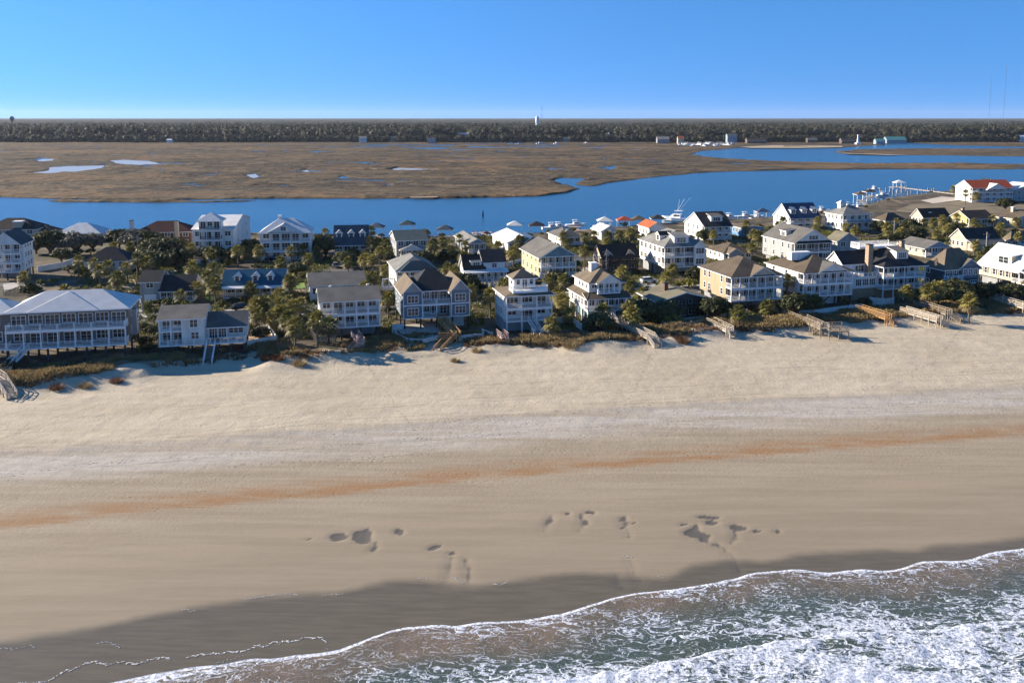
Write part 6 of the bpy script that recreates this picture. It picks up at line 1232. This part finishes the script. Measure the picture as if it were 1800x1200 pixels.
# oaks: u, v of the crown's middle, crown radius, kind
PX_OAK = [(88, 425, 5, 0), (63, 428, 4, 0), (133, 425, 5, 2), (163, 425, 4, 2), (208, 419, 4.5, 0), (233, 416, 5.5, 2), (258, 418, 5, 0), (275, 433, 5, 1), (290, 440, 5, 1), (307, 428, 4.5, 1), (107, 447, 3, 0), (268, 455, 5, 1), (258, 446, 3.4, 1), (310, 448, 4, 1), (378, 438, 3.5, 1), (363, 442, 3, 1), (417, 432, 3.5, 1), (442, 432, 3.5, 1), (557, 424, 4.5, 1), (572, 432, 4, 1), (605, 455, 3, 0), (702, 432, 2.6, 0), (790, 445, 3.2, 1),
          (808, 486, 3.6, 1), (900, 478, 3.2, 1), (1133, 524, 3.6, 1), (1120, 540, 3.6, 1), (1053, 566, 2.8, 1), (1213, 407, 3, 1), (1400, 540, 3.2, 1), (1260, 543, 3.4, 1), (1242, 535, 3, 1), (1660, 502, 4.2, 1), (1676, 512, 3.6, 1), (1642, 500, 3, 1), (1690, 522, 3.2, 1), (1720, 512, 3.4, 1), (1748, 508, 3.4, 1), (1775, 512, 3, 1), (1600, 398, 3.6, 1), (1545, 398, 3.4, 1), (1560, 415, 3.4, 1), (1590, 415, 3.4, 1), (1768, 356, 4.5, 1), (1610, 408, 3.2, 1), (1680, 400, 3, 1), (1740, 412, 3, 0), (655, 445, 3.4, 1), (745, 452, 3, 1), (860, 455, 2.8, 0), (1090, 430, 3.2, 0), (1750, 440, 3, 1), (1420, 530, 2.6, 1), (520, 470, 2.8, 0), (620, 437, 2.6, 1), (1225, 480, 2.6, 1), (950, 470, 2.8, 1), (248, 434, 4.5, 1)]
for u, v, R, k in PX_OAK:
    kd = OAKS[k]; R *= RP.uniform(1.0, 1.2); p = at(u, v, G0 + R * .8); x, y = clear_of(p.x, p.y, R * .55); nh = side_of(x, y); gr = k == 2
    plant('oak_tree', kd, x, y, R, ('grey-green spreading oak ' if gr else ('broad ' if R > 4 else 'compact ') + 'dark evergreen oak ') + nh, 'oak', ('grey oaks ' if gr else ('broad ' if R > 4 else 'compact ') + 'dark oaks ') + nh, R * RP.uniform(.85, 1.1))
PX_SHRUB = [(72, 497, 1.6, 0), (93, 495, 1.6, 0), (55, 505, 1.6, 0), (40, 510, 1.2, 0), (400, 462, 1.8, 0), (265, 533, 1.3, 0), (280, 531, 1.4, 3), (295, 531, 1.4, 0), (312, 533, 1.3, 3), (327, 535, 1.3, 0), (338, 537, 1.2, 0), (615, 465, 1.6, 0), (503, 584, 1.6, 3), (777, 455, 1.7, 3), (940, 490, 1.5, 0), (953, 502, 1.4, 3), (1120, 479, 1.6, 3), (1212, 499, 2.2, 2), (1173, 499, 1.8, 2), (1195, 500, 1.4, 2),
            (1183, 564, 1.8, 2), (1172, 568, 1.2, 2), (1130, 570, 1.2, 2), (1109, 548, 1.6, 2), (1328, 562, 1.2, 0), (1302, 560, 1.4, 2), (1600, 520, 1.8, 2), (1705, 532, 1.7, 0), (1640, 525, 1.6, 3), (265, 580, 1.5, 3), (250, 575, 1.5, 3), (270, 560, 1.5, 0), (460, 560, 1.4, 0), (475, 566, 1.4, 3), (683, 534, 1.8, 3), (680, 545, 1.6, 3), (695, 520, 1.3, 0), (830, 520, 1.5, 3), (845, 505, 1.5, 3), (1000, 545, 1.5, 3), (990, 555, 1.4, 3), (255, 600, 1.5, 3), (262, 612, 1.2, 3), (1090, 562, 1.2, 0), (1035, 580, 1.2, 3), (1225, 552, 1.5, 3), (1510, 520, 1.6, 3), (1520, 530, 1.4, 3), (410, 530, 1.5, 3), (430, 525, 1.4, 3), (390, 533, 1.2, 0)]
for u, v, R, k in PX_SHRUB:
    R *= RP.uniform(.9, 1.2); p = at(u, v, G0 + R * .5); x, y = clear_of(p.x, p.y, R * .6); nh = side_of(x, y); w_ = ('green rounded shrub ', 'dark shrub ', 'yellow-green spiky shrub ', 'low dark green shrub ')[k]
    plant('garden_shrub', SHRUBS[k], x, y, R, w_ + nh, 'shrub', w_.strip() + 's ' + nh)
n = 0
while n < 40:                                     # scrub along the channel bank
    x = RP.uniform(-160, 260); y = float(y_can(np.array([x]))[0]) - RP.uniform(7, 15)
    if blocked(x, y, 1.0): continue
    k = RP.choice((3, 1, 0)); n += 1; nh = side_of(x, y); w_ = ('green', 'dark', '', 'olive')[k] + ' bank shrub '
    plant('bank_shrub', SHRUBS[k], x, y, RP.uniform(1.0, 2.0), w_ + 'by the channel ' + nh, 'shrub', w_ + 'group ' + nh)
n = 0
while n < 250:                                    # the untended growth between the lots
    x = RP.uniform(-150, 230); r_ = RP.uniform(14, 165); y = float(y_toe(np.array([x]))[0]) + r_
    if blocked(x, y, 1.6) or y > float(y_can(np.array([x]))[0]) - 9: continue
    rd = [abs((Vector((x, y, 0)) - Vector((c.x, c.y, 0))).dot(RN)) for c in (at(830, 529, G0), at(790, 467, G0))]
    if rd[0] < 5.5 or rd[1] < 4.2: continue
    u, v = proj(x, y, G0)
    if not -30 < u < 1830: continue
    k = RP.choice((3, 3, 1, 0)); R = RP.uniform(1.0, 2.6); nh = side_of(x, y); n += 1
    if n % 4 == 0 and r_ < 150: palm(PALMS[RP.choice((0, 1, 3, 3))], x, y, RP.uniform(.85, 1.1)); continue
    plant('wild_shrub', SHRUBS[k], x, y, R, ('large ' if R > 1.8 else 'small ') + ('wild green shrub ' if k == 0 else 'wild dark shrub ') + nh, 'shrub', ('large ' if R > 1.8 else 'small ') + ('wild green shrubs ' if k == 0 else 'wild dark shrubs ') + nh)

# ------------------------------------------------------------------ dune grass and ground cover (nobody could count it)
def tufts(name, label, n, pick, mat, hmin, hmax, blades=6, wid=.035, seed=5, cat='grass'):
    r = np.random.default_rng(seed); V = []; F = []
    P = pick(r, n)
    for x, y, z, k in P:
        for _ in range(blades):
            a = r.random() * 6.28; rr = r.random() * .35; h_ = (hmin + (hmax - hmin) * r.random()) * k; bx = x + rr * math.cos(a); by = y + rr * math.sin(a); t_ = r.random() * 6.28; l = h_ * (.25 + .4 * r.random())
            i = len(V); wx = wid * math.sin(t_); wy = -wid * math.cos(t_)
            V += [(bx - wx, by - wy, z - .05), (bx + wx, by + wy, z - .05), (bx + l * .35 * math.cos(t_) + wx * .7, by + l * .35 * math.sin(t_) + wy * .7, z + h_ * .7), (bx + l * math.cos(t_), by + l * math.sin(t_), z + h_)]
            F += [(i, i + 1, i + 2), (i, i + 2, i + 3)]
    return tag(mesh(name, V, F, mat), label, cat, kind='stuff')
def dune_pick(seed, lo, hi, thr, sc=7):
    def f(r, n):
        x = r.uniform(-125, 190, n); d = r.uniform(lo, hi, n); y = y_toe(x) + d
        ok = noise(x, y, sc, seed, 3) > thr + .25 * np.clip((3 - d) / 4, 0, 1); x = x[ok]; y = y[ok]; z = land_z(x, y)
        u, v = proj(x, y, z); inn = (u > -120) & (u < 1920)
        return [(a, b, c, .6 + .8 * e) for a, b, c, e, q in zip(x, y, z, noise(x, y, 2.5, seed + 3, 2), inn) if q and not blocked(a, b, .1)]
    return f
tufts('dune_grass', 'tan sea oats and dry grass along the dune crest', 30000, dune_pick(51, 3.0, 13, .45, 6), 'oat_grass', .35, .95, 6, .045, 5)
tufts('rusty_dune_grass', 'rust brown dried grass in low drifts on the dune face', 14000, dune_pick(57, 2.0, 13, .56, 6), 'rust_grass', .2, .6, 6, .05, 6)
tufts('yard_undergrowth', 'dark low undergrowth covering the ground between the houses', 60000, dune_pick(61, 14, 165, .44, 10), 'shrub_leaf', .2, .8, 5, .12, 7, 'undergrowth')
def clump(seed, mat):
    r = random.Random(seed); V = []; F = []
    for _ in range(260):
        a = r.random() * 6.28; rr = math.sqrt(r.random()) * .9; h_ = (1.15 - .6 * rr) * r.uniform(.6, 1.1); x = rr * math.cos(a); y = rr * math.sin(a); t_ = a + r.uniform(-.6, .6); l = .45 * h_; i = len(V); wx = .035 * math.sin(t_); wy = -.035 * math.cos(t_)
        V += [(x - wx, y - wy, -.05), (x + wx, y + wy, -.05), (x + l * math.cos(t_), y + l * math.sin(t_), h_)]; F.append((i, i + 1, i + 2))
    return mdata('blades', V, F, [mat])
CL = [clump(71, 'oat_grass'), clump(72, 'rust_grass')]
for u, v, R, k, lb in [(1003, 612, 1.7, 0, 'rounded tan grass clump on the mound below the tiered white house'), (1014, 608, 1.5, 0, 'tan grass clump beside the mound below the stepped-roof house'), (1200, 600, 1.6, 1, 'rust brown grass clump alone on the sand right of the white boardwalk'), (1192, 596, 1.2, 1, 'smaller rust clump behind the lone clump by the white boardwalk'), (470, 634, 1.5, 1, 'rust grass clump on the mound right of the white beach stair'), (490, 636, 1.3, 1, 'rust grass clump on the crest of the mound by the white beach stair'), (525, 640, 1.5, 0, 'tan grass clump at the right end of the mound'), (100, 680, 1.3, 1, 'rust clump on the eroded dune below the taupe house'), (150, 676, 1.2, 0, 'tan clump on the eroded dune below the taupe house'), (205, 668, 1.2, 1, 'second rust clump on the eroded dune near the low white cottage'), (838, 615, 1.2, 0, 'tan clump right of the orange timber stair'), (800, 630, 1.0, 0, 'low tan clump on the sand under the orange timber stair'), (1410, 560, 1.1, 0, 'tan clump beside the long weathered boardwalk')]:
    p = at(u, v, 2.7); o = bpy.data.objects.new('dune_grass_clump', CL[k]); link(o); o.location = (p.x, p.y, gz(p.x, p.y)); o.scale = (R, R, R * .9); o.rotation_euler = (0, 0, u); tag(o, lb, 'grass clump', 'grass clumps on the dune')

# ------------------------------------------------------------------ marks people and tides left on the beach
t = NT('print_shade_sand'); t.out(t.mix(t.noise(t.pos(), 3, 2), (0.13, 0.105, 0.075), (0.20, 0.16, 0.115)), .95)  # dark discs stand in for footprint dents, their shade put into the colour
def marks(name, label, pts, mat, step, w, jit, seed, z0):
    r = random.Random(seed); V = []; F = []
    for path in pts:
        P = [at(u, v, z0) for u, v in path]
        for a, b in zip(P, P[1:]):
            n_ = int((b - a).length / step)
            for k in range(n_):
                q = a.lerp(b, k / n_); x = q.x + r.gauss(0, jit); y = q.y + r.gauss(0, jit); s_ = w * r.uniform(.5, 1.2); z = gz(x, y) + .012; i = len(V); m_ = 6
                V += [(x + s_ * math.cos(j * math.pi / 3) * r.uniform(.8, 1.2), y + s_ * .6 * math.sin(j * math.pi / 3), z) for j in range(m_)] + [(x, y, z + w * .12)]; F += [(i + j, i + (j + 1) % m_, i + 6) for j in range(m_)]
    tag(mesh(name, V, F, mat), label, 'marks', kind='stuff')
marks('footprint_trail', 'trails of footprints wandering along the beach', [[(0, 838), (60, 828), (140, 812), (230, 812)], [(150, 812), (420, 795), (700, 770), (1000, 752), (1300, 730), (1700, 700)], [(200, 868), (280, 868), (370, 858)], [(400, 815), (560, 806), (800, 790)], [(760, 742), (900, 728), (1040, 720)], [(330, 668), (560, 690), (760, 700)], [(640, 640), (700, 720), (760, 790)], [(1150, 612), (1120, 680), (1060, 760)], [(1480, 610), (1380, 660), (1240, 700), (1000, 730)], [(1690, 580), (1640, 640), (1500, 690)]], 'print_shade_sand', .8, .16, .22, 3, 1.6)
marks('wrack_line', 'dark bits of seaweed and reed strewn along the tide line', [[(0, 790), (300, 778), (560, 762), (640, 757)], [(560, 764), (900, 742), (1200, 722), (1500, 706), (1800, 690)], [(0, 700), (200, 688), (340, 672)], [(700, 660), (1000, 655), (1300, 640)]], 'dark_timber', .7, .10, 1.2, 4, 1.7)

# ------------------------------------------------------------------ air
t = NT('haze_air'); t.n.remove(t.b); pv = t.n.new('ShaderNodeVolumePrincipled'); pv.inputs['Color'].default_value = (0.80, 0.88, 1.0, 1); pv.inputs['Density'].default_value = 0.000022; pv.inputs['Anisotropy'].default_value = 0.2
t.l.new(pv.outputs[0], t.n['Material Output'].inputs['Volume'])
m = MB(); m.box(-16000, 16000, -900, 17600, -8, 172); tag(m.build('haze', 'haze_air'), 'thin bluish coastal haze over the far wood', 'haze', kind='stuff')
